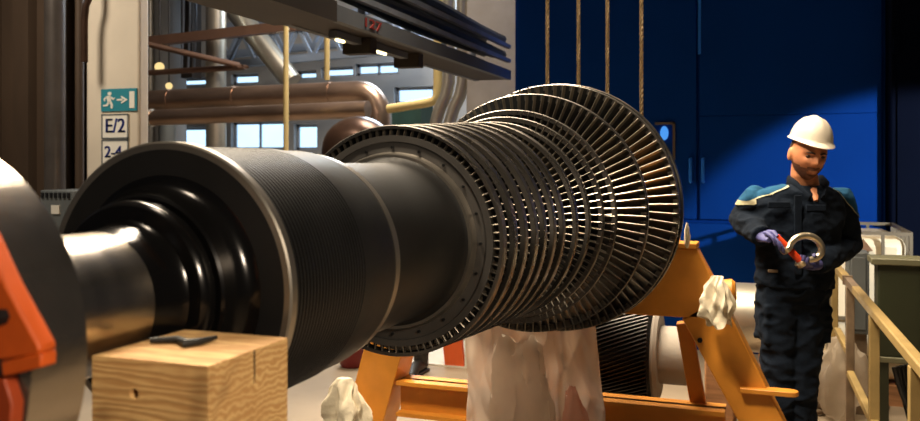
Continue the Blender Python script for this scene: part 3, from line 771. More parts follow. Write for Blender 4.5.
def crumple(name, c, size, m, label, cat, seed=1., sharp=1.0, group=None):
    mb = MB(); mb.ball((0, 0, 0), 1, 40, 26)
    vs = []
    for p in mb.v:
        n = noise.noise(p*1.0+Vector((seed, 0, 0)))*.55-abs(noise.noise(Vector((p.x*2.2, p.y*2.2, p.z*1.1))+Vector((0, seed, 0))))*.55+.12+noise.noise(p*4+Vector((seed, 1, 2)))*.07
        q = p*(1+sharp*n); vs.append(Vector((q.x*size[0], q.y*size[1], q.z*size[2]))+Vector(c))
    mb.v = vs
    return solo(name, mb, m, label, cat, group, smooth=25)
def rag(c, w, h, label, seed):
    V = []; nr, ns = 40, 72
    for i in range(nr+1):
        f = i/nr
        for k in range(ns):
            a = 2*PI*k/ns
            rad = (.35+.65*math.sin(min(1, f*1.25)*PI*.62))*(1+.26*math.sin(4*a+3*noise.noise(Vector((f*2, seed, 0))))*min(1, f*1.5)+.16*math.sin(9*a+seed+4*f))
            p = Vector((math.cos(a)*rad, math.sin(a)*rad*.7, 0))
            n = noise.noise(Vector((p.x*2+seed, p.y*2, f*4)))*.22
            low = .16*math.sin(3*a+seed)*f
            V.append(Vector(c)+Vector(((p.x+n)*w, (p.y+n)*w, h*(.5-f+low*.8))))
    Fc = [(i*ns+k, i*ns+(k+1) % ns, (i+1)*ns+(k+1) % ns, (i+1)*ns+k) for i in range(nr) for k in range(ns)]
    Fc += [tuple(range(ns)), tuple(nr*ns+k for k in range(ns-1, -1, -1))]
    return solo('rag', MB().add(V, Fc), M['rag'], label, 'rag', smooth=30)
rag(P(717, 299, 3.74), .062, .20, 'crumpled white rag tied around the stub on stand right side', 3.1)
rag(P(345, 406, 4.3), .10, .28, 'crumpled white rag hanging at the left leg of the yellow stand', 8.2)
crumple('paper_wad', P(687, 236, 3.8), (.013, .02, .05), M['rag'], 'small pale paper wad standing on top of yellow stand', 'paper', 5.5, .6)

# plastic sheet hung under the rotor behind the last ring
def sheet(name, x0, x1, z0, z1, v, m, label, amp=.045, seed=0., nx=70, nz=60):
    mb = MB(); V = []; Fc = []
    for j in range(nz+1):
        f = j/nz; z = z0+(z1-z0)*f
        for i in range(nx+1):
            g = i/nx; spread = 1-.16*f+.10*math.sin(f*5)*(g-.5)
            x = (x0+x1)/2+(g-.5)*(x1-x0)*spread
            ph = noise.noise(Vector((g*3.1+seed, f*.7, 0)))*1.2
            y = v+amp*(.35+.65*min(1, max(0, (.95-z)*2.2)))*(noise.noise(Vector((g*6+ph, f*1.1+seed, 1)))*1.2+.55*(1-2*abs(noise.noise(Vector((g*7+f*3.5, f*4.0-g*2, seed)))))
                       + (.25+.9*f)*(.5-abs(noise.noise(Vector((g*4+f*3.2, f*3.5-g*4.5, seed+4))))*2)+.22*noise.noise(Vector((g*16, f*9+g*5, seed))))
            V.append((x, y, z))
    for j in range(nz):
        for i in range(nx):
            k = j*(nx+1)+i; Fc.append((k, k+1, k+nx+2, k+nx+1))
    mb.add(V, Fc)
    o = solo(name, mb, m, label, 'plastic sheet', smooth=60); md = o.modifiers.new('thickness', 'SOLIDIFY'); md.thickness = .0015
    return o
xa = PY(458, 380, 3.95).x; xb = PY(606, 380, 3.95).x
sheet('plastic_sheet', xa, xb, .002, 1.1, 3.955, M['plastic'], 'milky plastic sheet hanging in folds under the rotor', .042, 2.3, 130, 120)
pk = plastic('pinkish_film', srgb(232, 182, 160), .62, .2)
crumple('plastic_film', Vector((PY(573, 410, 3.87).x, 3.875, .27)), (.075, .025, .27), pk, 'pinkish crumpled film at the right side of the plastic sheet', 'plastic film', 2.2, .7)
crumple('plastic_film', Vector((PY(524, 400, 3.85).x, 3.835, .36)), (.13, .035, .36), M['plastic'], 'bunched clear plastic film gathered before the hanging plastic sheet', 'plastic film', 12.3, 1.1)
# small bladed wheel beyond the stand
vw_ = 4.62
wu0, wu1 = PY(596, 360, vw_).x, PY(655, 360, vw_).x
wr, wz = .285, .565
sw = thing('bladed_wheel', 'small dark turbine wheel with slanted blades on the floor behind stand', 'turbine wheel', ((wu0+wu1)/2, vw_, wz))
prw = [(wu0, .12), (wu0, .24), (wu0+.02, wr-.03), (wu1-.02, wr-.03), (wu1, .24), (wu1, .12)]
part('drum', MB().lathe(prw, 'X', (0, vw_, wz), 96), M['black_steel'], sw)
bl = MB(); nb = 80
for k in range(nb):
    a0 = 2*PI*k/nb; vs_ = []
    for t in range(7):
        f = t/6; x = wu0+.012+(wu1-wu0-.024)*f; aa = a0-.42*f
        for (rr, da) in ((wr-.035, -.008), (wr-.035, .02), (wr, .014), (wr, -.006)):
            vs_.append((x, vw_+rr*math.cos(aa+da), wz+rr*math.sin(aa+da)))
    fc = [(t*4+i, t*4+(i+1) % 4, (t+1)*4+(i+1) % 4, (t+1)*4+i) for t in range(6) for i in range(4)]+[(0, 1, 2, 3), (24, 25, 26, 27)]
    bl.add(vs_, fc)
part('blade_row', bl, M['dark_steel'], sw, smooth=0)
part('end_flange', MB().lathe([(wu1-.01, .05), (wu1-.01, .23), (wu1+.012, .235), (wu1+.03, .22), (wu1+.03, .15), (wu1+.17, .15), (wu1+.17, .0)], 'X', (0, vw_, wz), 64), M['concrete'], sw, label='pale steel hub')
solo('support_block', MB().b2((wu0-.03, vw_-.2, 0), (wu1+.1, vw_+.2, wz-wr-.002)), M['beam_dark'], 'dark support block under the small bladed wheel', 'block', bevel=.01)
# steel shaft lying beyond
vs2 = 5.25
sz = PY(745, 317, vs2).z; sr = PY(745, 283, vs2).z-sz
su0, su1 = PY(700, 317, vs2).x, PY(800, 317, vs2).x
sh = thing('steel_shaft', 'thick bright steel shaft lying on trestles behind the worker', 'shaft', ((su0+su1)/2, vs2, 0))
part('shaft', MB().lathe([(su0, 0), (su0, sr-.02), (su0+.02, sr), (su1-.02, sr), (su1, sr-.02), (su1, 0)], 'X', (0, vs2, sz), 64), M['silver'], sh)
part('key_band', MB().lathe([(su0+.1, sr), (su0+.1, sr+.012), (su0+.18, sr+.012), (su0+.18, sr)], 'X', (0, vs2, sz), 64), M['bright_steel'], sh)
for i, x in enumerate((su0+.12, su1-.12)):
    solo('shaft_trestle', MB().b2((x-.08, vs2-.2, 0), (x+.08, vs2+.2, sz-sr-.012)), M['pallet'], ['timber trestle under left end of bright shaft', 'timber trestle under right end of bright shaft'][i], 'trestle', 'trestles under the bright shaft', bevel=.01)

# wire ropes to the crane
lb = thing('crane_girder', 'crane girder high above the rotor from which ropes hang', 'crane', (UR, 4.2, 6.6))
part('web', MB().b2((-7, 4.1, 6.3), (5, 4.5, 6.9)), M['yellow'], lb)
part('flange', MB().b2((-7, 4.0, 6.26), (5, 4.6, 6.3)).b2((-7, 4.0, 6.9), (5, 4.6, 6.94)), M['yellow'], lb)
for i, px in enumerate((547, 578, 607, 641)):
    p = PY(px+.5, 90, 4.26); v = 4.26
    zend = ZR+.1 if i in (1, 2) else ZR-.02
    mb = MB(); n = 90; z0, z1 = 1.32 if i in (0, 3) else 1.505, 6.28
    for strand in range(3):
        mb.loft([(p.x+.0055*math.cos(k*1.25+strand*2.09), v+.0055*math.sin(k*1.25+strand*2.09), z0+(2.7-z0)*k/n) for k in range(n+1)]+[(p.x, v, z1)], .006, 6)
    nm = ['leftmost', 'second from left', 'third from left', 'rightmost'][i]
    solo('wire_rope', mb, M['rope'], '%s of the four wire ropes hanging before the blue enclosure' % nm, 'rope', 'four wire ropes above the rotor')
# sling around the journal that the ropes pull on
xl_, xr_ = PY(547.5, 0, 4.26).x, PY(641.5, 0, 4.26).x
sl = MB().loft([(xl_, 4.26, 1.34)]+[(UR+.45*math.cos(PI+PI*i/12)*.98 if False else UR+(xr_-xl_)/2*math.cos(PI+PI*i/12)*1.0+((xl_+xr_)/2-UR), 4.26, 1.34+.165*math.sin(PI+PI*i/12)-.0) for i in range(1, 12)]+[(xr_, 4.26, 1.34)], .014, 10)
solo('lifting_sling', sl, M['rope'], 'rope sling looped under the far end of the rotor shaft', 'sling')

# ============================================================ floor things, far
a = PZ(452, 388, .0)
ba = thing('barrier_board', 'orange and white barrier board standing beyond the yellow stand', 'barrier', PY(454, 394, 6.0))
p0, p1 = PY(445, 345, 6.2), PY(464, 388, 6.2)
zt_ = PY(450, 330, 6.2).z
part('orange_panel', MB().prism([(p0.x, 6.2, 0), (p1.x, 6.2, 0), (p1.x-.03, 6.2, zt_), (p0.x-.03, 6.2, zt_)], (0, .04, 0)), M['barrier'], ba)
part('white_panel', MB().b2((p1.x+.005, 6.2, 0), (p1.x+.16, 6.24, zt_)), M['white'], ba)
# white low box on the floor and one dark work boot
bt = PZ(417, 374, 0)
wb_ = thing('work_boot', 'dark work boot standing on the floor seen under rotor disc', 'boot', bt)
m1 = MB().loft([bt+Vector(x) for x in ((.0, .12, .05), (.0, .05, .055), (.0, -.06, .05), (.02, -.15, .035), (.03, -.19, .03))], [(.042, .05), (.048, .05), (.048, .045), (.045, .032), (.03, .022)], 16, up=(0, 0, 1))
m1.loft([bt+Vector((0, .08, .05)), bt+Vector((0, .08, .24))], [.055, .06], 16)
part('upper', m1, M['boot'], wb_)
part('sole', MB().box(bt+Vector((.01, -.03, .012)), (.1, .3, .024)), M['cable'], wb_, bevel=.01)
a = PZ(430, 362, 0)
solo('floor_mat', MB().b2((a.x-.5, a.y-.1, 0), (a.x+.5, a.y+.8, .012)), M['white'], 'white sheet lying on the floor beyond the boot', 'sheet')
a = PZ(353, 366, 0)
solo('red_canister', MB().lathe([(0, 0), (0, .09), (.02, .1), (.2, .1), (.24, .06), (.28, .05), (.28, 0)], 'Z', (a.x, a.y, 0), 24), mat('dull_red', srgb(130, 40, 40), .5), 'dull red canister on floor left of the yellow stand', 'canister')

# ============================================================ RIGHT SIDE: rail, bin, tote
zr_ = .95
r0 = PZ(837.5, 265, zr_); r1 = PZ(920, 359, zr_); rd = (r1-r0).normalized()
rEnd = r1+rd*1.0
hr_ = thing('handrail', 'pale yellow square tube handrail running towards the camera on right', 'handrail', Vector((r0.x, r0.y, 0)))
def rail_at(px):
    t = (px-460)/F; # intersect vertical plane of the pixel column with the rail line
    d = Vector((t*c_-s_, t*s_+c_))
    den = d.x*rd.y-d.y*rd.x
    k = (r0.x*rd.y-r0.y*rd.x)/den
    return Vector((d.x*k, d.y*k, 0))
j0, j1 = rail_at(847.5), rail_at(856)
Zv = lambda p, z: Vector((p.x, p.y, z))
h5 = .04
part('top_rail', MB().bar(Zv(r0, zr_-h5/2), Zv(j0, zr_-h5/2), h5, h5).bar(Zv(j1, zr_-h5/2), Zv(rEnd, zr_-h5/2), h5, h5), M['rail'], hr_, bevel=.006)
part('joint_sleeve', MB().bar(Zv(j0, zr_-h5/2), Zv(j1, zr_-h5/2), h5-.004, h5-.004).bar(Zv(j0, zr_-h5/2)-rd*.012, Zv(j0, zr_-h5/2)+rd*.015, h5+.01, h5+.01), M['rail_grey'], hr_, label='bare grey brown joint in the top rail')
pB = rail_at(850)
part('mid_rail', MB().bar(Zv(r0, .55), Zv(pB, .55), .036, .036), M['rail'], hr_, bevel=.005)
part('mid_rail', MB().bar(Zv(pB, .445), Zv(rEnd, .445), .036, .036), M['rail'], hr_, bevel=.005)
for px, m in ((834.5, 'rail'), (850, 'rail_grey'), (874, 'rail'), (915.5, 'rail')):
    p = rail_at(px)
    o = part('post', MB().bar(Zv(p, 0), Zv(p, zr_-h5), .042, .042, rd), M[m], hr_, bevel=.004, label='grey brown post' if m == 'rail_grey' else None)
    part('foot_plate', MB().box(Zv(p, .006), (.12, .12, .012)), M[m], o)

# green container
vg = 5.15
ga = PY(875, 258, vg); gb = PY(884, 357, vg)
gx1 = ga.x+1.3
gc = thing('skip_container', 'dark olive green steel container with a pale lip on right', 'container', ((ga.x+gx1)/2, vg+.3, 0))
part('tank', MB().b2((ga.x+.015, vg+.01, gb.z), (gx1, vg+.2, ga.z-.03)), M['green'], gc, bevel=.008)
part('lip', MB().b2((ga.x-.02, vg-.02, ga.z-.035), (gx1+.02, vg+.2, ga.z)), M['green_lip'], gc, bevel=.005)
part('bottom_edge', MB().b2((ga.x, vg-.005, gb.z-.03), (gx1, vg+.2, gb.z)), M['green_lip'], gc, bevel=.004)
part('stiffener', MB().b2((ga.x+.22, vg-.01, gb.z), (ga.x+.26, vg+.012, ga.z-.035)), M['green'], gc)
for x, y in ((ga.x+.04, vg+.05), (gx1-.04, vg+.05), (ga.x+.04, vg+.16), (gx1-.04, vg+.16)):
    part('leg', MB().b2((x-.03, y-.03, 0), (x+.03, y+.03, gb.z-.03)), M['green'], gc)
for k in range(6):
    px = 891+k*4.5; p = PY(px, 357, vg+.18); dz = gb.z-.06
    depth = .3+.05*((k*3) % 4)
    pts = [(p.x+.3*(i/14), vg+.04+.031*k, dz-depth*math.sin(PI*i/14)**.8) for i in range(15)]
    solo('hose', MB().loft(pts, .014, 10), M['cable'], 'black hose looping below the olive green container', 'hose', 'hoses under the green container')
# grey panel left of the container
a = PY(851, 252, 5.85); b = PY(866, 335, 5.85)
gp = thing('electrical_box', 'grey electrical box standing left of the green container', 'box', ((a.x+b.x)/2, 5.85, 0))
part('body', MB().b2((a.x-.02, 5.85, b.z), (b.x+.02, 6.05, a.z)), M['grey_panel'], gp, bevel=.01)
part('door', MB().b2((a.x, 5.838, b.z+.03), (b.x, 5.852, a.z-.03)), M['grey_panel'], gp, bevel=.004)
part('stand_leg', MB().b2((a.x-.01, 5.9, 0), (b.x+.01, 6.0, b.z)), M['rail_grey'], gp)
# tote tank
vt = 6.2
ta = PY(911, 231, vt); tx1 = ta.x; tx0 = tx1-.82; tz1 = ta.z; tz0 = .15; tv1 = vt+.95
to = thing('tote_tank', 'cream plastic tote tank in a steel cage behind the container', 'tank', ((tx0+tx1)/2, vt+.45, 0))
part('tank', MB().b2((tx0+.02, vt+.02, tz0), (tx1-.02, tv1-.02, tz1-.05)), M['tote'], to, bevel=.06)
cg = MB(); rr = .012
for z in (tz1-.02, tz1-.17*1.0, .55, .3):
    for (p, q) in (((tx0, vt), (tx1, vt)), ((tx1, vt), (tx1, tv1)), ((tx1, tv1), (tx0, tv1)), ((tx0, tv1), (tx0, vt))):
        cg.bar((p[0], p[1], z), (q[0], q[1], z), .022, .022)
for i in range(6):
    x = tx0+(tx1-tx0)*i/5
    for y in (vt, tv1): cg.bar((x, y, tz0-.03), (x, y, tz1-.02), .02, .02)
for i in range(1, 5):
    y = vt+(tv1-vt)*i/5
    for x in (tx0, tx1): cg.bar((x, y, tz0-.03), (x, y, tz1-.02), .02, .02)
part('cage', cg, M['totecage'], to, smooth=0)
part('pallet_base', MB().b2((tx0-.02, vt-.02, 0), (tx1+.02, tv1+.02, tz0-.02)), M['pallet'], to)
tp = [PY(856, 251, vt-.005), PY(873, 251, vt-.005), PY(863.5, 239, vt-.005)]
part('warning_label', MB().prism(tp, (0, .03, 0)), M['brownlabel'], to, smooth=0)
part('lid', MB().lathe([(tz1-.055, .14), (tz1-.02, .14), (tz1-.01, .12), (tz1-.01, 0)], 'Z', ((tx0+tx1)/2, vt+.45, 0), 24), M['cable'], to)
# floor litter: pallet, plastic bags
a = PZ(800, 388, .0)
pl = thing('pallet', 'wooden pallet with stacked boards on floor behind the worker', 'pallet', (a.x, a.y, 0))
bd = MB(); xx = PY(770, 360, 5.1).x
pl_v = 5.88
for k in range(3):
    bs = MB()
    bs.b2((PY(760, 0, pl_v).x, pl_v, .02+.16*k+.05), (PY(810, 0, pl_v).x, pl_v+.27, .07+.16*k+.05))
    part('board', bs, M['pallet'], pl)
    for x in (PY(765, 0, pl_v).x, PY(800, 0, pl_v).x, PY(806, 0, pl_v).x):
        part('bearer', MB().b2((x-.04, pl_v+.02, .16*k-.04 if k else 0), (x+.04, pl_v+.25, .07+.16*k)), M['pallet'], pl)
crumple('plastic_bag', Vector((.392, 5.77, .25)), (.14, .10, .24), M['plastic_clear'], 'large clear plastic bag on floor between the rail posts', 'plastic bag', 4.4, .7)
crumple('plastic_bag', Vector((PY(806, 346, 6.0).x, 6.0, .47)), (.07, .07, .06), M['plastic'], 'small pinkish plastic bag on boards beside the worker leg', 'plastic bag', 6.1, .7)
for k in range(4):
    p = PZ(806+k*18, 409-(k % 2)*6, .02)
    cbn = MB().loft([p+Vector((-.16+i*.04, .07*math.sin(i*.9+k), 0)) for i in range(9)], .014, 8)
    solo('floor_cable', cbn, M['rail_grey'], ['grey cable end nearest the worker boots', 'grey cable lying under far rail post', 'grey cable lying beside grey post', 'grey cable lying below the hoses'][k], 'cable', 'cable ends on the floor')

# ============================================================ WORKER
DP = 4.0; SC = F/DP
pr_ = P(790, 300, DP)
man = thing('person', 'man in white hard hat and navy workwear looking down at a shackle', 'person', (pr_.x, pr_.y, 0), TH)
def W(px, py, y=0.):
    D = DP+y
    return Vector(((px-460)/F*D-330/F*DP, y, CAMZ-(py-Y0)/F*D))
hd = W(808.3, 153.5, -.07)      # centre of the head
tilt = Matrix.Rotation(math.radians(15), 3, 'X') @ Matrix.Rotation(math.radians(5), 3, 'Y')
def head_mb():
    V = []; Fc = []; ns, nr = 56, 44
    g = lambda p, c, s: math.exp(-sum(((p[i]-c[i])/s[i])**2 for i in range(3)))
    for i in range(nr+1):
        t = -PI/2+PI*i/nr
        for k in range(ns):
            a = 2*PI*k/ns
            d = Vector((math.cos(t)*math.cos(a), math.cos(t)*math.sin(a), math.sin(t)))
            p = Vector((d.x*.076, d.y*.095, d.z*.118))
            if p.z < 0:                       # narrow jaw
                f = min(1, -p.z/.118); p.x *= 1-.34*f**1.6; p.y *= 1-.16*f
                if p.y < 0: p.y -= .014*f
                if p.y > 0: p.y *= 1-.35*f
            fr = max(0, -d.y)
            p.y -= .024*g(p, (0, -.095, -.022), (.013, .06, .018))+.012*g(p, (0, -.095, .0), (.009, .06, .022))   # nose
            p.y += .012*(g(p, (.031, -.08, .006), (.018, .05, .012))+g(p, (-.031, -.08, .006), (.018, .05, .012)))  # eye sockets
            p.y -= .007*(g(p, (.03, -.08, .026), (.026, .05, .009))+g(p, (-.03, -.08, .026), (.026, .05, .009)))   # brow
            p.y -= .007*(g(p, (.04, -.07, -.022), (.018, .05, .018))+g(p, (-.04, -.07, -.022), (.018, .05, .018)))  # cheekbone
            p.y -= .008*g(p, (0, -.09, -.060), (.024, .05, .006))+.008*g(p, (0, -.09, -.072), (.020, .05, .007))      # lips
            p.y += .005*g(p, (0, -.09, -.0665), (.024, .05, .0025))
            p.y -= .012*g(p, (0, -.09, -.098), (.022, .06, .016))                                                       # chin
            V.append(p)
    for i in range(nr):
        for k in range(ns):
            q = (k+1) % ns; Fc.append((i*ns+k, i*ns+q, (i+1)*ns+q, (i+1)*ns+k))
    return V, Fc
HV, HF = head_mb()
ear = MB()
for sx in (-1, 1):
    ear.ball((sx*.078, .012, -.012), (.010, .02, .032), 14, 10)
body = MB()
body.add([hd+tilt @ p for p in HV], HF)
body.add([hd+tilt @ p for p in ear.v], ear.f)
nb0 = W(805.5, 189, .0)
body.loft([hd+Vector((0, .035, -.04)), hd+Vector((-.004, .04, -.09)), nb0, nb0+Vector((0, .01, -.07))], [.058, .058, .064, .09], 20)
# torso and limbs under the clothes
tor = [((799, 192), .08, .07), ((799, 201), .165, .095), ((798, 215), .17, .11), ((796, 240), .155, .105), ((793, 262), .15, .10), ((793, 285), .15, .10), ((793, 303), .13, .07)]
body.loft([W(*p) for p, a, b in tor], [(a, b) for p, a, b in tor], 28, up=(0, 1, 0))
Rsh, Rel, Rwr = W(760, 196.5, .02), W(743, 219, .13), W(763, 236.5, -.155)
Lsh, Lel, Lwr = W(838, 196, .02), W(848, 245, .09), W(816, 264, -.17)
for sh_, el, wr_ in ((Rsh, Rel, Rwr), (Lsh, Lel, Lwr)):
    body.loft([sh_, (sh_+el)/2, el, (el+wr_)/2, wr_], [.05, .045, .038, .034, .027], 16)
hipR, kneeR, ankR = W(777, 300, 0), W(780, 395, -.02), W(780, 482, .03)
hipL, kneeL, ankL = W(806.5, 300, 0), W(799, 395, -.03), W(799, 482, .03)
for h, k, a in ((hipR, kneeR, ankR), (hipL, kneeL, ankL)):
    body.loft([h, (h+k)/2, k, (k+a)/2, a], [.068, .06, .05, .05, .036], 16)
    body.loft([a+Vector((0, .03, -.03)), a+Vector((0, -.12, -.05))], [.04, .03], 12)
body = remeshed(body, .0055, 1)
bo_ = part('body', body, None, man, world=False, smooth=180)
bo_.data.materials.append(M['skin'])
# stubble and brows as hair parts
def patch(name, sel, m, off=.0012, parent=None):
    idx = {}; V = []; Fc = []
    for f in HF:
        c = sum((HV[i] for i in f), Vector())/4
        if sel(c):
            q = []
            for i in f:
                if i not in idx:
                    p = HV[i]; idx[i] = len(V); V.append(hd+tilt @ (p+p.normalized()*off))
                q.append(idx[i])
            Fc.append(tuple(q))
    return part(name, MB().add(V, Fc), m, parent or man, world=False, smooth=180)
patch('beard_stubble', lambda p: p.y < .0 and p.z < -.042 and not (abs(p.x) < .022 and -.0745 < p.z < -.057) and not (p.z > -.05 and abs(p.x) > .028 and p.y < -.06), M['stubble'], .0035)
patch('hair', lambda p: p.z > -.02 and p.y > .01 and p.z < .05, M['hair'], .005)
for sx in (-1, 1):
    eb = MB().loft([hd+tilt @ Vector((sx*x, y, z)) for x, y, z in ((.012, -.099, .021), (.028, -.097, .026), (.047, -.083, .021))], [.003, .0042, .002], 8)
    part('eyebrow', eb, M['hair'], man, world=False)
    ey = MB().ball(hd+tilt @ Vector((sx*.031, -.0775, .004)), (.0125, .008, .0065), 14, 10)
    part('eye', ey, mat('eye', srgb(70, 48, 38), .3), man, world=False)
# hard hat
hh = MB(); ns = 48; V = []; Fc = []
prof = [(0, 1.0), (.25, .97), (.5, .87), (.7, .72), (.85, .52), (.95, .28), (1.0, .05), (1.02, -.02)]
rows = []
hw, hl, hz = .09, .115, .105
def hpt(f, z, a, extra=0.):
    x, y = math.cos(a), math.sin(a)
    return Vector((x*hw*f, y*hl*f, z*hz))
hc_ = Vector((0, .012, .066))
for f, z in prof:
    for k in range(ns):
        a = 2*PI*k/ns; p = hpt(max(f, .001), z, a)
        rg = math.exp(-(p.x/.016)**2)*.006*max(0, z)+math.exp(-((abs(p.x)-.04)/.008)**2)*.003*max(0, z)
        p.z += rg; V.append(p)
for (f, z) in ((1.07, -.05), (1.09, -.09), (1.0, -.09)):
    for k in range(ns):
        a = 2*PI*k/ns; p = hpt(f, z, a)
        peak = max(0, -math.sin(a))**2
        if f > 1.05: p.y -= .032*peak; p.z -= .012*peak
        V.append(p)
nrow = len(prof)+3
for i in range(nrow-1):
    for k in range(ns):
        q = (k+1) % ns; Fc.append((i*ns+k, i*ns+q, (i+1)*ns+q, (i+1)*ns+k))
Fc.append(tuple(range(ns)))
tl2 = Matrix.Rotation(math.radians(10), 3, 'X') @ Matrix.Rotation(math.radians(8), 3, 'Y')
hh.add([hd+tl2 @ (p+hc_)+Vector((.004, 0, .0)) for p in V], Fc)
o = part('hard_hat', hh, M['helmet'], man, world=False, smooth=50)
m_ = o.modifiers.new('thickness', 'SOLIDIFY'); m_.thickness = .003; m_.offset = -1
# jacket
jk = MB()
jt = [((799, 185), .075, .07), ((799, 188), .135, .09), ((799, 192.5), .185, .105), ((799, 200), .208, .115), ((799, 212), .212, .128), ((798, 225), .205, .13), ((796.5, 242), .185, .125), ((795, 258), .178, .122), ((794.5, 272), .18, .128), ((794, 286), .182, .13)]
jk.loft([W(*p) for p, a, b in jt], [(a, b) for p, a, b in jt], 36)
for sh_, el, wr_ in ((Rsh, Rel, Rwr), (Lsh, Lel, Lwr)):
    d = (wr_-el); wc = el+d*1.0
    jk.loft([sh_+(sh_-el)*.08, sh_, sh_*.6+el*.4, sh_*.25+el*.75, el, el*.8+wc*.2, (el+wc)/2, wc*.8+el*.2, wc], [.05, .064, .068, .066, .066, .066, .06, .052, .048], 20)
def teal_sel(p):
    # shoulder yokes
    pass
jk = remeshed(jk, .0065, 3, .008, 9., 1.3)
JV, JF = jk.v, jk.f
part('jacket', jk, M['cloth'], man, world=False, smooth=180)
# teal shoulder panels: upper surface faces of the jacket lifted slightly
def yoke(sel, name, m, off):
    nrm = [Vector() for _ in JV]
    for f in JF:
        n = (JV[f[1]]-JV[f[0]]).cross(JV[f[2]]-JV[f[0]])
        for i in f: nrm[i] += n
    idx = {}; V = []; Fc = []
    for f in JF:
        c = sum((JV[i] for i in f), Vector())/len(f)
        if sel(c):
            q = []
            for i in f:
                if i not in idx:
                    idx[i] = len(V); V.append(JV[i]+nrm[i].normalized()*off)
                q.append(idx[i])
            Fc.append(tuple(q))
    if Fc: return part(name, MB().add(V, Fc), m, man, world=False, smooth=180)
pxx = lambda p: 790+p.x*SC
pyy = lambda p: Y0-(p.z-CAMZ)*SC
def panel(name, lines, m, off, ymax=.3):
    # cut a clean panel out of the jacket; each line keeps the side to the left of a->b in picture sense
    bm = bmesh.new(); vv = [bm.verts.new(p) for p in JV]
    for f in JF: bm.faces.new([vv[i] for i in f])
    bmesh.ops.recalc_face_normals(bm, faces=bm.faces)
    for a, b in lines:
        a = W(*a); b = W(*b); d = b-a; n = Vector((-d.z, 0, d.x))
        bmesh.ops.bisect_plane(bm, geom=bm.verts[:]+bm.edges[:]+bm.faces[:], plane_co=a, plane_no=n, clear_inner=True)
    bm.normal_update()
    for v in bm.verts: v.co += v.normal*off
    me = bpy.data.meshes.new(name); bm.to_mesh(me); bm.free(); me.shade_smooth(); me.materials.append(m)
    o = bpy.data.objects.new(name, me); COL.objects.link(o); o.parent = man; ROOT[o.name] = ROOT[man.name]; return o
LR = ((744, 203), (788, 184))
panel('shoulder_panel', [LR, ((783, 150), (783, 250)), ((740, 195), (746, 207))], M['teal'], .003) if False else panel('shoulder_panel', [LR, ((784, 250), (784, 150))], M['teal'], .003)
panel('piping', [((744, 204), (788, 185)), ((788, 183.8), (744, 202.8)), ((784, 250), (784, 150))], M['stripe'], .0045)
panel('reflective_band', [((736, 206.5), (756, 204.2)), ((756, 199.8), (736, 202)), ((755, 250), (755, 150))], M['stripe'], .0065)
LL = ((824, 184), (862, 219))
panel('shoulder_panel', [LL, ((824, 150), (824, 250))], M['teal'], .003)
panel('piping', [((824, 185), (862, 220)), ((862, 219), (824, 184)), ((824, 150), (824, 250))], M['stripe'], .0045)
# collar
for sx in (-1, 1):
    cl = MB().loft([nb0+Vector((sx*.058, .05, .03)), nb0+Vector((sx*.076, .0, .03)), nb0+Vector((sx*.07, -.055, .012)), nb0+Vector((sx*.03, -.115, -.045))],
                   [(.012, .034), (.013, .036), (.013, .036), (.008, .03)], 12, up=(0, 0, 1))
    part('collar', cl, M['cloth'], man, world=False)
# chest skin opening
part('bare_neck', MB().loft([nb0+Vector((0, -.075, .0)), nb0+Vector((0, -.118, -.05))], [(.034, .016), (.008, .01)], 12), M['skin'], man, world=False)
# pockets, zip flap
def bx(name, px, py, y, w, h, m, t=.012):
    part(name, MB().box(W(px, py, y), (w, t, h)), m, man, world=False, bevel=.004)
bx('chest_pocket', 779, 205, -.126, .10, .03, M['cloth'])
bx('chest_pocket', 816, 208, -.126, .09, .03, M['cloth'])
bx('placket', 798, 235, -.132, .035, .36, M['cloth'], .008)
bx('hem_tab', 773, 271, -.13, .045, .014, M['rail_grey'])
# trousers
tr_ = MB()
tr_.loft([W(794, 276), W(793.5, 290), W(793.5, 302), W(793.5, 311)], [(.165, .118), (.168, .12), (.16, .115), (.12, .09)], 32)
for h, k, a in ((hipR, kneeR, ankR), (hipL, kneeL, ankL)):
    tr_.loft([h+Vector((0, 0, .05)), h+Vector((0, 0, -.06)), (h+k)/2, k, (k+a)/2, a+Vector((0, .0, -.0))], [(.092, .1), (.092, .1), (.085, .09), (.074, .08), (.075, .08), (.072, .085)], 24)
tr_.box(W(763, 322, -.0), (.03, .16, .17)); tr_.box(W(822, 322, -.0), (.03, .16, .17))
tr_ = remeshed(tr_, .008, 3, .013, 8., 4.1)
part('trousers', tr_, M['cloth'], man, world=False, smooth=180)
for a in (ankR, ankL):
    b_ = MB().loft([a+Vector((0, .07, -.06)), a+Vector((0, .0, -.06)), a+Vector((0, -.1, -.068)), a+Vector((0, -.17, -.07)), a+Vector((0, -.2, -.072))], [(.04, .035), (.05, .045), (.05, .032), (.046, .028), (.025, .018)], 16, up=(0, 0, 1))
    b_.loft([a+Vector((0, .02, -.06)), a+Vector((0, .02, .06))], [.055, .056], 16)
    zmin = min(v.z for v in b_.v); b_.v = [v-Vector((0, 0, zmin)) for v in b_.v]
    part('boot', b_, M['boot'], man, world=False)
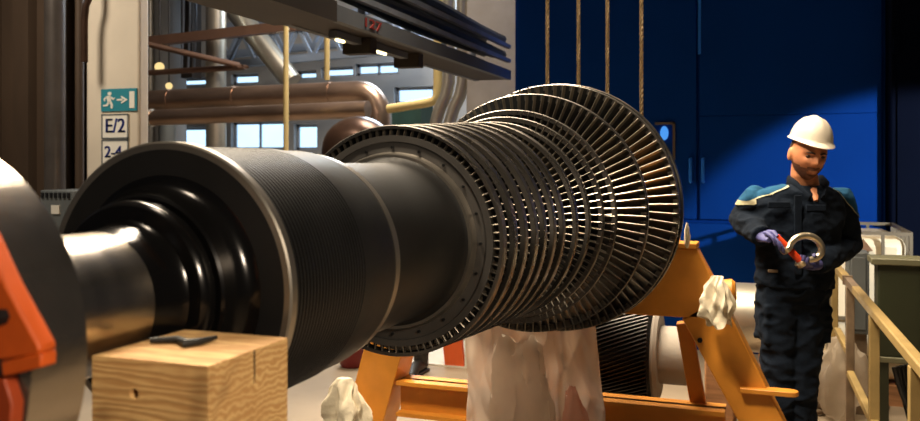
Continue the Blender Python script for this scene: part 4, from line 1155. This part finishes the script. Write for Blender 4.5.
# gloves: palm plus five separate bent fingers each
def glove(wrist, palm_dir, finger_dir, curl_dir, thumb_dir, scale=1.):
    d = palm_dir.normalized(); n = curl_dir.normalized(); sd_ = finger_dir.normalized()
    g = MB()
    pc = wrist+d*.05*scale
    g.loft([wrist-d*.05, wrist, wrist+d*.03*scale, wrist+d*.07*scale, wrist+d*.092*scale], [(.036, .034), (.032, .026), (.038, .019), (.042, .017), (.038, .013)], 18, up=n)
    for i, (o_, ln) in enumerate(((-.031, .9), (-.0105, 1.0), (.0105, .95), (.031, .76))):
        b0 = wrist+d*(.082-.004*abs(i-1.3))*scale+sd_*o_*scale
        p1 = b0+(d*.9+n*.35).normalized()*.04*ln*scale
        p2 = p1+(d*.25+n*.95).normalized()*.028*ln*scale
        p3 = p2+(-d*.55+n*.8).normalized()*.022*ln*scale
        g.loft([b0-d*.02, b0, p1, p2, p3], [.009, .0105, .0095, .009, .0065], 10)
    t0 = wrist+d*.028*scale+thumb_dir*.03*scale
    t1 = t0+(thumb_dir*.7+d*.6+n*.4).normalized()*.036*scale
    t2 = t1+(d*.7+n*.75-thumb_dir*.1).normalized()*.028*scale
    g.loft([t0-thumb_dir*.02, t0, t1, t2], [.014, .0145, .012, .009], 10)
    part('glove', g, M['glove'], man, world=False, smooth=60)
ys = -.235
pinA, pinB = W(776.5, 236.5, ys), W(803, 263, ys)
pd = (pinB-pinA).normalized()
# right hand closes over the upper end of the pin
palmd = (W(774, 238.5, ys-.012)-Rwr)
glove(Rwr, palmd, pd, Vector((.35, -.35, -.9)), Vector((0.1, -.55, .55)).normalized())
# left hand carries the lower lug from below
palm2 = (W(804, 266.5, ys+.0)-Lwr)
glove(Lwr, palm2, Vector((.1, -.75, .1)), Vector((-.2, -.4, .9)), Vector((.15, -.7, .5)).normalized())
# shackle
shk = thing('bow_shackle', 'galvanised bow shackle with red pin held in both gloved hands', 'shackle', man.matrix_basis @ W(800, 262, ys), TH)
MI = Matrix.Translation((pr_.x, pr_.y, 0)) @ Matrix.Rotation(TH, 4, 'Z')
def hw_(mb): mb.v = [MI @ v for v in mb.v]; return mb
bow = [(787, 248), (790.5, 244), (795, 239), (802.5, 236), (811, 236.5), (818, 241), (821.5, 248), (820.5, 254), (815, 258.5), (808, 260.5), (801.5, 262)]
def cr_(pts, n=5):
    out = []
    for i in range(len(pts)-1):
        p0, p1, p2, p3 = pts[max(i-1, 0)], pts[i], pts[i+1], pts[min(i+2, len(pts)-1)]
        for k in range(n):
            t = k/n; out.append(.5*((2*p1)+(p2-p0)*t+(2*p0-5*p1+4*p2-p3)*t*t+(3*p1-p0-3*p2+p3)*t**3))
    return out+[pts[-1]]
bp_ = cr_([W(x, y, ys-.01) for x, y in bow])
part('bow', hw_(MB().loft(bp_, [.013+.003*math.sin(PI*i/(len(bp_)-1)) for i in range(len(bp_))], 16, up=(0, 1, 0))), M['shackle'], shk)
for px, py in ((786.5, 248.5), (801.5, 262.5)):
    p = W(px, py, ys-.01)
    part('lug', hw_(MB().loft([p-pd*.013, p-pd*.009, p+pd*.009, p+pd*.013], [.024, .030, .030, .024], 20)), M['shackle'], shk)
pa_ = W(775.5, 236, ys-.01); pb_ = W(807, 267.5, ys-.01)
part('pin', hw_(MB().loft([pa_, pa_+pd*.004, pb_-pd*.02], [.013, .016, .016], 16)), M['redpin'], shk, label='red pin')

# ============================================================ LIGHT
w = bpy.data.worlds.new('hall_air'); S.world = w; w.use_nodes = True
bg = w.node_tree.nodes['Background']; bg.inputs[0].default_value = (.55, .55, .6, 1); bg.inputs[1].default_value = .035
def area(name, loc, target, size, energy, col, sy=None):
    l = bpy.data.lights.new(name, 'AREA'); l.size = size; l.energy = energy; l.color = col
    if sy: l.shape = 'RECTANGLE'; l.size_y = sy
    o = bpy.data.objects.new(name, l); COL.objects.link(o); o.location = loc
    o.rotation_euler = (Vector(target)-Vector(loc)).to_track_quat('-Z', 'Y').to_euler(); return o
def spot(name, loc, target, ang, energy, col, blend=.2, r=.1):
    l = bpy.data.lights.new(name, 'SPOT'); l.energy = energy; l.color = col; l.spot_size = math.radians(ang); l.spot_blend = blend; l.shadow_soft_size = r
    o = bpy.data.objects.new(name, l); COL.objects.link(o); o.location = loc
    o.rotation_euler = (Vector(target)-Vector(loc)).to_track_quat('-Z', 'Y').to_euler(); return o
WARM = (1, .83, .61)
def hall(name, loc, tg, size, e, col, spread):
    k = area(name, loc, tg, size, e, col); k.data.spread = math.radians(spread)
hall('hall_lamp_key', (-3.0, 4.4, 5.9), (-1.15, 2.1, 1.4), 2.0, 270, WARM, 84)
hall('hall_lamp_over_worker', (-.9, 2.7, 5.2), (.1, 4.5, 1.2), .6, 20, WARM, 60)
hall('hall_lamp_above', (-1.7, 1.3, 5.4), (-1.0, 3.0, 1.5), .7, 48, WARM, 60)
hall('hall_lamp_front', (2.8, -.9, 3.0), (-.7, 1.0, 1.2), .6, 11, WARM, 44)
hall('hall_lamp_far', (-3.4, 8.6, 7.0), (-3.9, 9.8, 0), 2.5, 640, (1, .88, .74), 150)
hall('hall_lamp_middle', (-1.5, 4.8, 5.6), (-1.2, 4.6, 0), 1.0, 56, WARM, 62)
area('daylight_far', (-4.5, 13.3, 5.0), (-3.5, 9.0, 1.5), 3.0, 700, (.66, .83, 1))
hall('column_fill', (-5.7, 2.6, 5.6), (-5.4, 5.8, 2.4), 1.2, 30, (1, .88, .72), 60)  # added fill that brightens the cream column; no fixture behind it
hall('hall_lamp_right', (1.4, 5.0, 5.0), (.8, 5.0, 0), .8, 8, WARM, 60)
e0_, e1_ = PY(750, 160, VW), PY(886, 80, VW)
ed = (e1_-e0_).normalized(); nn_ = Vector((ed.z, 0, -ed.x)); mid = (e0_+e1_)/2
Lp = Vector((2.6, 4.2, 1.9)); tg = mid+nn_*1.5
ha = ((mid-Lp).angle(tg-Lp))
spot('blue_wall_lamp', Lp, tg, 2*math.degrees(ha)+4, 560, (.9, .95, 1), .18, .06)
